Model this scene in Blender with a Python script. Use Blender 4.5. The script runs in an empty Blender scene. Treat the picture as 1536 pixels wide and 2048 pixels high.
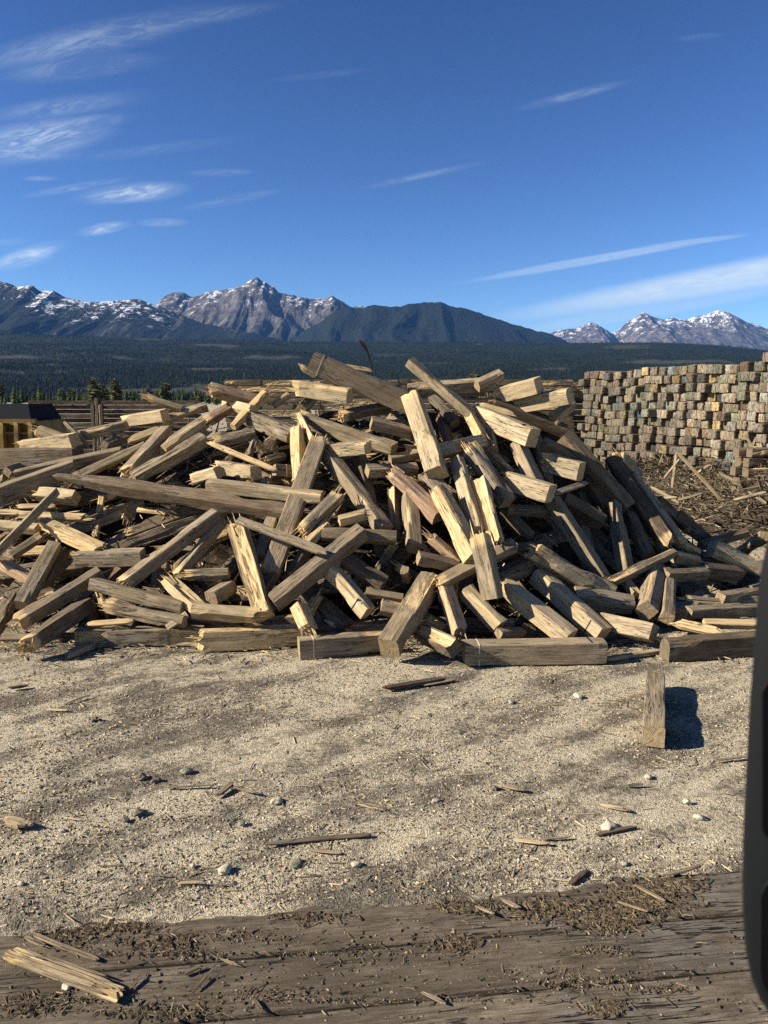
import bpy, math, random
import numpy as np
from mathutils import Vector, Matrix

random.seed(7)
RNG = np.random.default_rng(7)
scene = bpy.context.scene
COL = scene.collection

# ------------------------------------------------------------------ camera
F = 1538.0                       # focal length in pixels of the 1536 x 2048 photograph
EYE = 2.4
PITCH = math.radians(8.3)
cam_data = bpy.data.cameras.new('camera')
cam = bpy.data.objects.new('camera', cam_data)
COL.objects.link(cam)
cam.location = (0, 0, EYE)
cam.rotation_euler = (math.pi / 2 - PITCH, 0, 0)
cam_data.sensor_fit = 'VERTICAL'
cam_data.sensor_height = 36.0
cam_data.sensor_width = 27.0
cam_data.lens = 36.0 * F / 2048.0
cam_data.clip_start = 0.05
cam_data.clip_end = 60000
cam_data.dof.use_dof = True
cam_data.dof.focus_distance = 8.5
cam_data.dof.aperture_fstop = 8.0
scene.camera = cam

# ------------------------------------------------------------------ light, sky, exposure
SUN_DIR = Vector((-0.985, -0.16, 0.0)).normalized() * math.cos(math.radians(27.5)) + Vector((0, 0, math.sin(math.radians(27.5))))
sun_data = bpy.data.lights.new('sun', 'SUN')
sun_data.energy = 5.0
sun_data.angle = math.radians(0.53)
sun_data.color = (1.0, 0.905, 0.755)
sun = bpy.data.objects.new('sun', sun_data)
COL.objects.link(sun)
sun.location = (-20, -6, 20)
sun.rotation_euler = SUN_DIR.to_track_quat('Z', 'Y').to_euler()

scene.view_settings.view_transform = 'Standard'
scene.view_settings.look = 'None'
scene.view_settings.exposure = 1.2
scene.view_settings.gamma = 1.0
scene.view_settings.use_curve_mapping = False
scene.cycles.use_denoising = False
scene.cycles.sample_clamp_indirect = 4.0
scene.cycles.volume_bounces = 0
scene.cycles.max_bounces = 6
scene.cycles.diffuse_bounces = 5


def ray(px, py):
    cx, cy = (px - 768.0) / F, (1024.0 - py) / F
    d = Vector((cx, math.cos(PITCH) + cy * math.sin(PITCH), -math.sin(PITCH) + cy * math.cos(PITCH)))
    return d / d.y               # per metre of depth


def at(px, py, Y):
    d = ray(px, py)
    return Vector((d.x * Y, Y, EYE + d.z * Y))


def ground_pt(px, py, z=0.0):
    d = ray(px, py)
    Y = (z - EYE) / d.z
    return Vector((d.x * Y, Y, z))


class NT:
    """small helper for node trees"""
    def __init__(self, tree):
        self.t = tree
        self.n = tree.nodes
        self.l = tree.links

    def add(self, typ, ins=None, **kw):
        nd = self.n.new(typ)
        for k, v in kw.items():
            setattr(nd, k, v)
        for k, v in (ins or {}).items():
            if isinstance(v, bpy.types.NodeSocket):
                self.l.new(v, nd.inputs[k])
            else:
                nd.inputs[k].default_value = v
        return nd

    def math(self, op, a, b=0.0, c=0.0, clamp=False):
        return self.add('ShaderNodeMath', {0: a, 1: b, 2: c}, operation=op, use_clamp=clamp).outputs[0]

    def vmath(self, op, a, b=(0, 0, 0), out=0):
        return self.add('ShaderNodeVectorMath', {0: a, 1: b}, operation=op).outputs[out]

    def noise(self, vec, scale, detail=3.0, rough=0.5, dist=0.0):
        return self.add('ShaderNodeTexNoise', {'Vector': vec, 'Scale': scale, 'Detail': detail, 'Roughness': rough, 'Distortion': dist}).outputs['Fac']

    def smooth(self, v, lo, hi, a=0.0, b=1.0):
        return self.add('ShaderNodeMapRange', {0: v, 1: lo, 2: hi, 3: a, 4: b}, interpolation_type='SMOOTHSTEP').outputs[0]

    def mix(self, f, a, b, blend='MIX'):
        nd = self.add('ShaderNodeMix', data_type='RGBA', blend_type=blend)
        for idx, v in ((0, f), (6, a), (7, b)):
            if isinstance(v, bpy.types.NodeSocket):
                self.l.new(v, nd.inputs[idx])
            else:
                nd.inputs[idx].default_value = v if idx == 0 or len(v) == 4 else (*v, 1.0)
        return nd.outputs[2]


# ---- world: Nishita sky with thin cirrus laid out by direction
world = bpy.data.worlds.new('World')
scene.world = world
world.use_nodes = True
w = NT(world.node_tree)
w.n.clear()
sky = w.add('ShaderNodeTexSky', sky_type='NISHITA', sun_disc=False)
sky.sun_elevation = math.radians(27.5)
sky.sun_rotation = math.atan2(SUN_DIR.x, SUN_DIR.y)
sky.altitude = 800
sky.air_density = 1.0
sky.dust_density = 0.0
sky.ozone_density = 2.5
tc = w.add('ShaderNodeTexCoord').outputs['Generated']
sep = w.add('ShaderNodeSeparateXYZ', {0: tc})
ys = w.math('MAXIMUM', sep.outputs[1], 0.05)
uu = w.math('DIVIDE', sep.outputs[0], ys)
vv = w.math('DIVIDE', sep.outputs[2], ys)
uv = w.add('ShaderNodeCombineXYZ', {0: uu, 1: vv, 2: 0.0}).outputs[0]
curl = w.noise(uv, 5.0, 3.0, 0.5)
wuv = w.vmath('ADD', uv, w.add('ShaderNodeCombineXYZ', {0: 0.0, 1: w.math('MULTIPLY', curl, 0.06), 2: 0.0}).outputs[0])
rotm = w.add('ShaderNodeMapping', {'Vector': wuv, 'Rotation': (0, 0, math.radians(-11)), 'Scale': (1, 1, 1)}).outputs[0]
streak_v = w.vmath('MULTIPLY', rotm, (2.2, 16.0, 1.0))
wisps = w.noise(streak_v, 3.0, 6.0, 0.62, 0.6)
fine_v = w.vmath('MULTIPLY', rotm, (9.0, 40.0, 1.0))
fine = w.noise(fine_v, 3.0, 8.0, 0.68, 1.2)
wisp = w.smooth(w.math('ADD', w.math('MULTIPLY', wisps, 0.5), w.math('MULTIPLY', fine, 0.5)), 0.42, 0.66)
CLOUDS = [  # px centre, half length, half width, slope (right end up), strength, softness
    (170, 82, 330, 38, 0.20, 0.36, 1), (150, 135, 200, 28, 0.10, 0.28, 1),
    (70, 280, 190, 46, 0.16, 0.85, 1), (150, 250, 140, 22, 0.12, 0.45, 1), (40, 312, 150, 16, 0.03, 0.45, 1),
    (268, 386, 125, 23, 0.09, 1.0, 1), (208, 457, 60, 14, 0.18, 0.9, 1), (325, 445, 60, 10, 0.02, 0.6, 1),
    (50, 514, 95, 22, 0.28, 1.0, 1), (80, 357, 45, 7, 0.0, 0.3, 1), (20, 484, 40, 8, 0.05, 0.4, 1),
    (1148, 190, 130, 12, 0.23, 0.28, 1), (840, 352, 150, 9, 0.2, 0.22, 1), (460, 400, 130, 11, 0.18, 0.22, 1),
    (440, 345, 80, 9, 0.02, 0.3, 1), (640, 150, 120, 9, 0.1, 0.10, 1), (330, 45, 260, 20, 0.14, 0.3, 1), (120, 215, 200, 26, 0.12, 0.3, 1), (300, 300, 240, 14, 0.12, 0.12, 1), (150, 375, 140, 10, 0.16, 0.3, 1), (1400, 74, 60, 8, 0.1, 0.12, 1),
    (1600, 532, 680, 36, 0.17, 1.0, 0), (1500, 560, 460, 26, 0.13, 0.7, 0), (1330, 612, 380, 22, 0.17, 0.4, 0),
    (1200, 517, 300, 10, 0.17, 0.5, 0), (1380, 484, 130, 7, 0.12, 0.4, 0), (1440, 592, 220, 12, 0.14, 0.3, 0),
]
total = None
for (px, py, hl, hw, sl, st, soft) in CLOUDS:
    d = ray(px, py)
    ang = math.atan(sl)
    mp = w.add('ShaderNodeMapping', {'Vector': uv, 'Location': (d.x, d.z, 0), 'Rotation': (0, 0, ang), 'Scale': (hl / F, hw / F, 1)}, vector_type='TEXTURE').outputs[0]
    ln = w.vmath('LENGTH', mp, out=1)
    ln = w.math('ADD', ln, w.math('MULTIPLY', w.math('SUBTRACT', w.math('ADD', w.math('MULTIPLY', wisps, 0.6), w.math('MULTIPLY', fine, 0.4)), 0.5), 1.7 if soft else 0.5))
    m = w.smooth(ln, 1.0, 0.25 if soft else 0.45, 0.0, st)
    if soft:
        m = w.math('MULTIPLY', m, w.math('ADD', w.math('MULTIPLY', wisp, 0.85), 0.15))
    else:
        m = w.math('MULTIPLY', m, w.math('ADD', w.math('MULTIPLY', wisp, 0.35), 0.65))
    total = m if total is None else w.math('MAXIMUM', total, m)
front = w.math('GREATER_THAN', sep.outputs[1], 0.06)
total = w.math('MULTIPLY', total, front)
sc_ = w.vmath('MULTIPLY', sky.outputs[0], (0.345, 0.356, 0.388))
gam = w.add('ShaderNodeGamma', {'Color': sc_, 'Gamma': 1.6}).outputs[0]
cl = w.mix(w.math('MULTIPLY', total, 0.92), gam, (3.3, 3.8, 4.2))
bg = w.add('ShaderNodeBackground', {'Color': cl, 'Strength': 0.1})
wo = w.add('ShaderNodeOutputWorld', {'Surface': bg.outputs[0]})


# ------------------------------------------------------------------ numeric helpers
def _hash(i, j, k, seed):
    n = (i * 374761393 + j * 668265263 + k * 2147483647 + seed * 1274126177) & 0xffffffff
    n = ((n ^ (n >> 13)) * 1274126177) & 0xffffffff
    n = n ^ (n >> 16)
    return (n & 0xffff) / 65535.0


def vnoise(x, y, z=0.0, seed=0):
    x, y, z = np.broadcast_arrays(np.asarray(x, float), np.asarray(y, float), np.asarray(z, float))
    xi, yi, zi = np.floor(x).astype(np.int64), np.floor(y).astype(np.int64), np.floor(z).astype(np.int64)
    xf, yf, zf = x - xi, y - yi, z - zi
    sx, sy, sz = xf * xf * (3 - 2 * xf), yf * yf * (3 - 2 * yf), zf * zf * (3 - 2 * zf)
    r = 0
    for a in (0, 1):
        for b in (0, 1):
            for c in (0, 1):
                wgt = (sx if a else 1 - sx) * (sy if b else 1 - sy) * (sz if c else 1 - sz)
                r = r + wgt * _hash(xi + a, yi + b, zi + c, seed)
    return r


def fbm(x, y, z=0.0, seed=0, oct=4, gain=0.5):
    s, a, t = 0, 1.0, 0
    for o in range(oct):
        s = s + a * vnoise(np.asarray(x) * 2 ** o, np.asarray(y) * 2 ** o, np.asarray(z) * 2 ** o, seed + o)
        t += a
        a *= gain
    return s / t


def ridged(x, y, seed=0, oct=4, gain=0.5):
    s, a, t = 0, 1.0, 0
    for o in range(oct):
        n = vnoise(np.asarray(x) * 2 ** o, np.asarray(y) * 2 ** o, 0.5, seed + o)
        s = s + a * (1 - np.abs(2 * n - 1))
        t += a
        a *= gain
    return s / t


def mesh_from(name, V, faces, mats=(), midx=None, smooth=False, attrs=None):
    me = bpy.data.meshes.new(name)
    V = np.asarray(V, np.float32)
    if isinstance(faces, np.ndarray):
        nf, k = faces.shape
        me.vertices.add(len(V))
        me.vertices.foreach_set('co', V.ravel())
        me.loops.add(nf * k)
        me.loops.foreach_set('vertex_index', faces.astype(np.int32).ravel())
        me.polygons.add(nf)
        me.polygons.foreach_set('loop_start', np.arange(0, nf * k, k, dtype=np.int32))
        me.update(calc_edges=True)
    else:
        me.from_pydata([tuple(map(float, v)) for v in V], [], faces)
    for m in mats:
        me.materials.append(m)
    if midx is not None:
        me.polygons.foreach_set('material_index', np.asarray(midx, np.int32))
    me.polygons.foreach_set('use_smooth', np.full(len(me.polygons), smooth, bool))
    for k, v in (attrs or {}).items():
        v = np.asarray(v, np.float32)
        if v.ndim == 1:
            a = me.attributes.new(k, 'FLOAT', 'POINT')
            a.data.foreach_set('value', v)
        else:
            a = me.attributes.new(k, 'FLOAT_COLOR', 'POINT')
            a.data.foreach_set('color', v.ravel())
    me.update()
    return me


def link(name, me, parent=None, matrix=None):
    o = bpy.data.objects.new(name, me)
    COL.objects.link(o)
    if parent is not None:
        o.parent = parent
    if matrix is not None:
        o.matrix_world = matrix
    return o


def tag(o, label=None, cat=None, group=None, kind=None):
    if label: o['label'] = label
    if cat: o['category'] = cat
    if group: o['group'] = group
    if kind: o['kind'] = kind
    return o


def grid_faces(nu, nv):
    i = np.arange(nu - 1)[:, None] * nv + np.arange(nv - 1)[None, :]
    i = i.ravel()
    return np.stack([i, i + nv, i + nv + 1, i + 1], 1)


# ------------------------------------------------------------------ materials
def new_mat(name):
    m = bpy.data.materials.new(name)
    m.use_nodes = True
    t = NT(m.node_tree)
    t.n.clear()
    b = t.add('ShaderNodeBsdfPrincipled', {'Roughness': 0.9})
    b.inputs['Specular IOR Level'].default_value = 0.15
    t.add('ShaderNodeOutputMaterial', {'Surface': b.outputs[0]})
    return m, t, b


def bump(t, b, height, strength, dist):
    nd = t.add('ShaderNodeBump', {'Height': height, 'Strength': strength, 'Distance': dist})
    t.l.new(nd.outputs[0], b.inputs['Normal'])


def wood_mat(name, dark, mid, light, fresh=(0.56, 0.425, 0.225), crack=0.8, bstr=0.7, stain=0.5, dirt=0.0, lo=0.37, hi=0.63):
    m, t, b = new_mat(name)
    oc = t.add('ShaderNodeTexCoord').outputs['Object']
    oi = t.add('ShaderNodeObjectInfo').outputs['Random']
    off = t.math('MULTIPLY', oi, 37.0)
    offv = t.add('ShaderNodeCombineXYZ', {0: off, 1: off, 2: off}).outputs[0]
    p = t.vmath('ADD', oc, offv)
    g = t.noise(t.vmath('MULTIPLY', p, (1.6, 34, 34)), 2.6, 6, 0.65, 0.35)
    g2 = t.noise(t.vmath('MULTIPLY', p, (7, 110, 110)), 1.5, 3, 0.6)
    bl = t.noise(t.vmath('MULTIPLY', p, (2.2, 6, 6)), 1.6, 5, 0.6)
    blot = t.noise(t.vmath('MULTIPLY', p, (5, 9, 9)), 2.0, 5, 0.7)
    ck = t.noise(t.vmath('MULTIPLY', p, (1.1, 15, 15)), 1.7, 3, 0.55, 0.3)
    f = t.math('ADD', t.math('ADD', t.math('MULTIPLY', g, 0.45), t.math('MULTIPLY', bl, 0.33)), t.math('MULTIPLY', g2, 0.22))
    spk = t.noise(t.vmath('MULTIPLY', p, (14, 40, 40)), 2.0, 3, 0.6)
    cr = t.add('ShaderNodeValToRGB', {0: f})
    e = cr.color_ramp.elements
    e[0].position, e[0].color = lo, (*dark, 1)
    e[1].position, e[1].color = hi, (*light, 1)
    x = cr.color_ramp.elements.new(0.5)
    x.color = (*mid, 1)
    c = cr.outputs[0]
    vary = t.math('ADD', t.math('MULTIPLY', t.math('FRACT', t.math('MULTIPLY', oi, 91.7)), 0.5), 0.74)
    cv = t.add('ShaderNodeCombineXYZ', {0: vary, 1: vary, 2: vary}).outputs[0]
    c = t.mix(1.0, c, cv, 'MULTIPLY')
    # dark stains and grey weather marks
    c = t.mix(t.smooth(blot, 0.60, 0.74, 0, stain), c, tuple(0.7 * v for v in dark))
    big = t.noise(t.vmath('MULTIPLY', p, (1.0, 2.2, 2.2)), 1.3, 4, 0.65)
    c = t.mix(t.smooth(big, 0.48, 0.68, 0, 0.4), c, (0.20, 0.185, 0.155))
    c = t.mix(t.smooth(spk, 0.66, 0.74, 0, 0.7), c, tuple(0.4 * v for v in dark))
    fa = t.add('ShaderNodeAttribute', attribute_name='fresh').outputs['Fac']
    ff = t.math('ADD', t.math('MULTIPLY', g, 0.7), t.math('MULTIPLY', bl, 0.3))
    fr = t.mix(t.smooth(ff, 0.32, 0.64), tuple(v * s for v, s in zip(fresh, (0.62, 0.52, 0.45))), fresh)
    fm = t.smooth(t.math('ADD', fa, t.math('MULTIPLY', t.math('SUBTRACT', g, 0.5), 0.7)), 0.35, 0.6)
    c = t.mix(fm, c, fr)
    cline = t.math('ABSOLUTE', t.math('SUBTRACT', ck, 0.5))
    cm = t.smooth(cline, 0.020, 0.004)
    cm = t.math('MULTIPLY', cm, t.smooth(big, 0.46, 0.58))
    c = t.mix(t.math('MULTIPLY', cm, crack), c, tuple(0.2 * v for v in dark))
    if dirt:
        dn_ = t.noise(t.vmath('MULTIPLY', oc, (2.2, 4.5, 4.5)), 1.5, 7, 0.72)
        c = t.mix(t.smooth(dn_, 0.46, 0.62, 0, dirt), c, (0.085, 0.068, 0.048))
        c = t.mix(t.smooth(t.noise(oc, 45, 4, 0.7), 0.56, 0.7, 0, 0.6), c, (0.10, 0.082, 0.06))
    t.l.new(c, b.inputs['Base Color'])
    h = t.math('SUBTRACT', t.math('ADD', t.math('MULTIPLY', g, 0.8), t.math('MULTIPLY', g2, 0.4)), t.math('MULTIPLY', cm, 1.3))
    bump(t, b, h, bstr, 0.012)
    return m


def end_mat(name, a, bcol):
    m, t, b = new_mat(name)
    oc = t.add('ShaderNodeTexCoord').outputs['Object']
    oi = t.add('ShaderNodeObjectInfo').outputs['Random']
    s = t.add('ShaderNodeSeparateXYZ', {0: oc})
    oy = t.math('ADD', s.outputs[1], t.math('MULTIPLY', t.math('SUBTRACT', oi, 0.5), 0.14))
    oz = t.math('ADD', s.outputs[2], t.math('MULTIPLY', t.math('SUBTRACT', t.math('FRACT', t.math('MULTIPLY', oi, 17.3)), 0.5), 0.14))
    v = t.add('ShaderNodeCombineXYZ', {0: 0.0, 1: oy, 2: oz}).outputs[0]
    n = t.noise(oc, 18, 4, 0.6)
    r = t.math('ADD', t.vmath('LENGTH', v, out=1), t.math('MULTIPLY', n, 0.012))
    ring = t.math('SINE', t.math('MULTIPLY', r, 620))
    f = t.math('ADD', t.math('MULTIPLY', ring, 0.25), t.math('MULTIPLY', t.noise(oc, 30, 5, 0.65), 1.0))
    c = t.mix(t.smooth(f, 0.2, 0.85), a, bcol)
    # radial checks
    an = t.math('ARCTAN2', oy, oz)
    chk = t.noise(t.add('ShaderNodeCombineXYZ', {0: t.math('MULTIPLY', an, 2.6), 1: oi, 2: 0.0}).outputs[0], 2.0, 2, 0.5)
    cm = t.smooth(t.math('ABSOLUTE', t.math('SUBTRACT', chk, 0.5)), 0.02, 0.005, 0, 0.8)
    c = t.mix(cm, c, tuple(0.25 * q for q in a))
    t.l.new(c, b.inputs['Base Color'])
    bump(t, b, f, 0.5, 0.006)
    return m


M = {}
M['g'] = wood_mat('weathered_grey_wood', (0.105, 0.08, 0.049), (0.235, 0.182, 0.112), (0.39, 0.31, 0.195))
M['b'] = wood_mat('brown_wood', (0.115, 0.085, 0.052), (0.235, 0.18, 0.115), (0.37, 0.29, 0.185), fresh=(0.53, 0.40, 0.22))
M['p'] = wood_mat('pale_fresh_wood', (0.215, 0.158, 0.09), (0.375, 0.29, 0.17), (0.52, 0.42, 0.26), crack=0.9, stain=0.45)
M['r'] = wood_mat('reddish_wood', (0.11, 0.07, 0.044), (0.23, 0.152, 0.098), (0.36, 0.257, 0.168), fresh=(0.50, 0.36, 0.21))
M['k'] = wood_mat('rotten_bark_wood', (0.08, 0.058, 0.036), (0.21, 0.165, 0.105), (0.40, 0.33, 0.215), crack=1.0, bstr=1.0, stain=0.85)
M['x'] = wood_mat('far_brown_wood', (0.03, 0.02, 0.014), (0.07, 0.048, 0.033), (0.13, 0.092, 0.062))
M['d'] = wood_mat('dark_and_shaded_wood', (0.05, 0.036, 0.022), (0.115, 0.084, 0.052), (0.21, 0.157, 0.10))  # dark wood; its tone also paints the shade on timbers in the heap
M['end'] = end_mat('sawn_end_grain', (0.16, 0.115, 0.065), (0.37, 0.28, 0.165))
M['endp'] = end_mat('pale_end_grain', (0.30, 0.21, 0.11), (0.56, 0.43, 0.23))
M['endd'] = end_mat('dark_end_grain', (0.085, 0.064, 0.04), (0.20, 0.155, 0.10))
END = {'x': 'endd', 'g': 'end', 'b': 'end', 'p': 'endp', 'r': 'end', 'k': 'end', 'd': 'endd'}

m, t, b = new_mat('pale_strap'); b.inputs['Base Color'].default_value = (0.55, 0.48, 0.36, 1); M['strap'] = m
m, t, b = new_mat('black_bar'); b.inputs['Base Color'].default_value = (0.02, 0.018, 0.016, 1); b.inputs['Roughness'].default_value = 0.6; M['darkbar'] = m


# ------------------------------------------------------------------ ground, terrain
def ground_mat():
    m, t, b = new_mat('sawdust_and_gravel')
    p = t.add('ShaderNodeTexCoord').outputs['Object']
    warp = t.noise(p, 1.3, 5, 0.65)
    wv = t.add('ShaderNodeCombineXYZ', {0: t.math('MULTIPLY', warp, 1.1), 1: t.math('MULTIPLY', warp, 0.8), 2: 0.0}).outputs[0]
    q = t.vmath('ADD', p, wv)
    rot = t.add('ShaderNodeMapping', {'Vector': q, 'Rotation': (0, 0, math.radians(-33))}).outputs[0]
    tracks = t.noise(t.vmath('MULTIPLY', rot, (0.5, 2.1, 1)), 1.25, 5, 0.6)
    patch = t.noise(p, 2.3, 6, 0.68)
    grit = t.noise(p, 30, 5, 0.75)
    f = t.math('ADD', t.math('ADD', t.math('MULTIPLY', tracks, 0.62), t.math('MULTIPLY', patch, 0.38)), t.math('MULTIPLY', t.math('SUBTRACT', grit, 0.5), 0.42))
    dust = t.smooth(f, 0.405, 0.565)
    speck = t.noise(p, 95, 3, 0.7)
    vor = t.add('ShaderNodeTexVoronoi', {'Vector': p, 'Scale': 105.0, 'Randomness': 1.0})
    gs = t.smooth(vor.outputs['Distance'], 0.1, 0.55)
    vc = t.add('ShaderNodeSeparateColor', {0: vor.outputs['Color']}).outputs[0]
    gravel = t.mix(t.smooth(vc, 0.1, 0.95), (0.105, 0.092, 0.07), (0.31, 0.278, 0.22))
    gravel = t.mix(t.math('MULTIPLY', gs, 0.75), gravel, (0.085, 0.07, 0.05))
    gravel = t.mix(t.smooth(speck, 0.45, 0.7, 0, 0.55), gravel, (0.28, 0.235, 0.165))
    saw = t.mix(t.smooth(speck, 0.3, 0.62), (0.34, 0.285, 0.19), (0.64, 0.56, 0.40))
    saw = t.mix(t.smooth(vc, 0.82, 0.98, 0, 0.8), saw, (0.12, 0.095, 0.06))
    c = t.mix(dust, gravel, saw)
    damp = t.noise(p, 0.33, 4, 0.6)
    c = t.mix(t.smooth(damp, 0.54, 0.72, 0, 0.45), c, (0.13, 0.107, 0.075))
    far = t.noise(p, 0.03, 3)
    t.l.new(c, b.inputs['Base Color'])
    h = t.math('ADD', t.math('MULTIPLY', grit, 1.2), t.math('ADD', t.math('MULTIPLY', speck, 0.5), t.math('MULTIPLY', gs, -0.35)))
    bump(t, b, h, 1.0, 0.022)
    return m


DECK_A, _b = ground_pt(430, 1920, .02), ground_pt(1440, 1833, .02)
DECK_D = (_b - DECK_A).normalized()
DECK_N = Vector((-DECK_D.y, DECK_D.x, 0))
DECK_EDGE = (ground_pt(900, 1795, .02) - DECK_A).dot(DECK_N)


def ground_z(X, Y):
    near = np.exp(-((np.asarray(Y) - 5) / 9) ** 2)
    return (fbm(np.asarray(X) * 1.3, np.asarray(Y) * 1.3, seed=3) - 0.5) * 0.035 * near + (fbm(np.asarray(X) * 6, np.asarray(Y) * 6, seed=9, oct=3) - 0.5) * 0.022 * near - 0.012 \
        - 0.09 * np.clip((DECK_EDGE - 0.07 - (np.asarray(X) - DECK_A.x) * DECK_N.x - (np.asarray(Y) - DECK_A.y) * DECK_N.y) / 0.05, 0, 1)


xs = np.unique(np.concatenate([np.linspace(-6.2, 6.2, 330), np.linspace(6.2, 30, 50), np.linspace(-30, -6.2, 50), np.linspace(30, 9000, 26), np.linspace(-9000, -30, 26)]))
ysg = np.unique(np.concatenate([np.linspace(1.2, 9.2, 230), np.linspace(9.2, 40, 60), np.linspace(-40, 1.2, 20), np.linspace(40, 2100, 30)]))
XX, YY = np.meshgrid(xs, ysg, indexing='ij')
ZZ = ground_z(XX, YY)
gm = mesh_from('ground', np.stack([XX.ravel(), YY.ravel(), ZZ.ravel()], 1), grid_faces(len(xs), len(ysg)), [ground_mat()], smooth=True)
ground = link('ground', gm)
tag(ground, 'trampled gravel yard dusted with pale sawdust', kind='structure')


def land_mat(name, kind):
    m, t, b = new_mat(name)
    geo = t.add('ShaderNodeNewGeometry')
    pos = geo.outputs['Position']
    nrm = geo.outputs['True Normal']
    z = t.add('ShaderNodeSeparateXYZ', {0: pos}).outputs[2]
    nz = t.add('ShaderNodeSeparateXYZ', {0: nrm}).outputs[2]
    if kind == 'hill':
        n = t.noise(pos, 0.0022, 6, 0.6)
        n2 = t.noise(pos, 0.02, 5, 0.7)
        c = t.mix(t.smooth(n2, 0.35, 0.7), (0.006, 0.010, 0.006), (0.016, 0.022, 0.011))
        clear = t.add('ShaderNodeAttribute', attribute_name='clearing').outputs['Fac']
        c = t.mix(t.smooth(t.math('ADD', clear, t.math('MULTIPLY', t.math('SUBTRACT', n2, 0.5), 0.8)), 0.45, 0.8, 0, 0.9), c, (0.04, 0.041, 0.026))
        t.l.new(c, b.inputs['Base Color'])
        bump(t, b, n2, 1.0, 12.0)
        return m
    a = t.add('ShaderNodeAttribute', attribute_name='rel').outputs['Fac']     # height relative to the crest of the range
    n1 = t.noise(pos, 0.0012, 8, 0.65)
    n2 = t.noise(t.vmath('MULTIPLY', pos, (1.0, 1.0, 0.22)), 0.008, 7, 0.72)
    n3 = t.noise(pos, 0.045, 5, 0.7)
    forest = t.mix(t.smooth(n3, 0.3, 0.7), (0.004, 0.007, 0.006), (0.013, 0.018, 0.013))
    rock = t.mix(t.smooth(n2, 0.32, 0.68), (0.035, 0.032, 0.033), (0.17, 0.15, 0.145))
    P = {'left': (0.80, 1.05, 0.74, 0.30), 'peak': (0.28, 0.75, 0.79, 0.32), 'slope': (0.98, 1.3, 1.30, 0.1), 'far': (0.25, 0.62, 0.79, 0.40)}[kind]
    hb = t.math('ADD', a, t.math('MULTIPLY', t.math('SUBTRACT', n1, 0.5), 0.7))
    rmask = t.smooth(hb, P[0], P[1])
    # avalanche chutes: bare streaks running down the forested face
    ch = t.noise(t.vmath('MULTIPLY', pos, (1.0, 0.12, 0.09)), 0.0042, 4, 0.6)
    chute = t.math('MULTIPLY', t.smooth(ch, 0.60, 0.68), t.smooth(a, 0.35, 0.6))
    c = t.mix(rmask, forest, rock)
    if kind in ('left', 'peak'):
        c = t.mix(t.math('MULTIPLY', chute, 0.55), c, (0.2, 0.185, 0.18))
    n4 = t.noise(t.vmath('MULTIPLY', pos, (1.0, 1.0, 0.4)), 0.022, 4, 0.7)
    sn = t.math('ADD', t.math('ADD', t.math('MULTIPLY', hb, 0.8), t.math('ADD', t.math('MULTIPLY', t.math('SUBTRACT', n2, 0.5), 1.7), t.math('MULTIPLY', t.math('SUBTRACT', n4, 0.38), 1.2))), t.math('MULTIPLY', t.math('SUBTRACT', nz, 0.6), P[3]))
    snow = t.math('MULTIPLY', t.smooth(sn, P[2] + 0.18, P[2] + 0.36), t.smooth(t.math('ADD', a, t.math('MULTIPLY', t.math('SUBTRACT', n1, 0.5), 0.5)), 0.60, 0.80))
    c = t.mix(snow, c, (0.72, 0.74, 0.78))
    t.l.new(c, b.inputs['Base Color'])
    bump(t, b, t.math('ADD', n2, t.math('MULTIPLY', n3, 0.25)), 1.0, 60.0)
    return m


def mountain(name, pts, D, depth, kind, label, seed, amp, crag, margin=420):
    px = np.array([p[0] for p in pts], float)
    py = np.array([p[1] for p in pts], float)
    n, nv = 620, 120
    u = np.linspace(px[0], px[-1], n)
    hy = np.interp(u, px, py)
    X = np.empty(n); H = np.empty(n)
    for i in range(n):
        q = at(u[i], hy[i], D)
        X[i], H[i] = q.x, q.z
    H = np.maximum(H, 5)
    t = np.concatenate([np.linspace(0, 1, 96), 1 + np.linspace(0.02, 0.5, nv - 96)])
    T, Xg = np.meshgrid(t, X, indexing='xy')
    Hg = np.repeat(H[:, None], nv, 1)
    lam = D * 0.085
    wx = (fbm(Xg / lam * 0.7, T * 3, seed=seed + 50, oct=3) - 0.5) * 0.9
    sp = ridged(Xg / lam + wx, T * 0.75 + wx, seed=seed, oct=5, gain=0.52) - 0.55
    env = np.sin(np.pi * np.clip(T, 0, 1)) ** 0.75
    prof = np.where(T <= 1, 0.55 * T + 0.45 * T ** 2.2, 1 - (T - 1) * 1.6)
    Z = Hg * (prof + amp * sp * env)
    cr = (fbm(Xg / (lam * 0.12), T * 6, seed=seed + 9, oct=4) - 0.5) * crag * H.max()
    Z = Z + cr * np.clip(T * 2.0, 0.0, 1) * (0.4 + 0.6 * np.clip(Hg / H.max(), 0, 1))
    Yg = D - depth + depth * np.clip(T, 0, 9)
    Yg = Yg + (fbm(Xg / lam, T * 2, seed=seed + 20, oct=3) - 0.5) * depth * 0.12 * np.where(T < 1, T, 1)
    Z = np.where(T == 0, -20, Z)
    V = np.stack([Xg.ravel(), Yg.ravel(), Z.ravel()], 1)
    me = mesh_from(name, V, grid_faces(n, nv), [land_mat(name + '_surface', kind)], smooth=False, attrs={'rel': (Z / np.maximum(H.max() * 0.55 + Hg * 0.45, 1)).ravel()})
    o = link(name, me)
    return tag(o, label, kind='structure')


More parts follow.
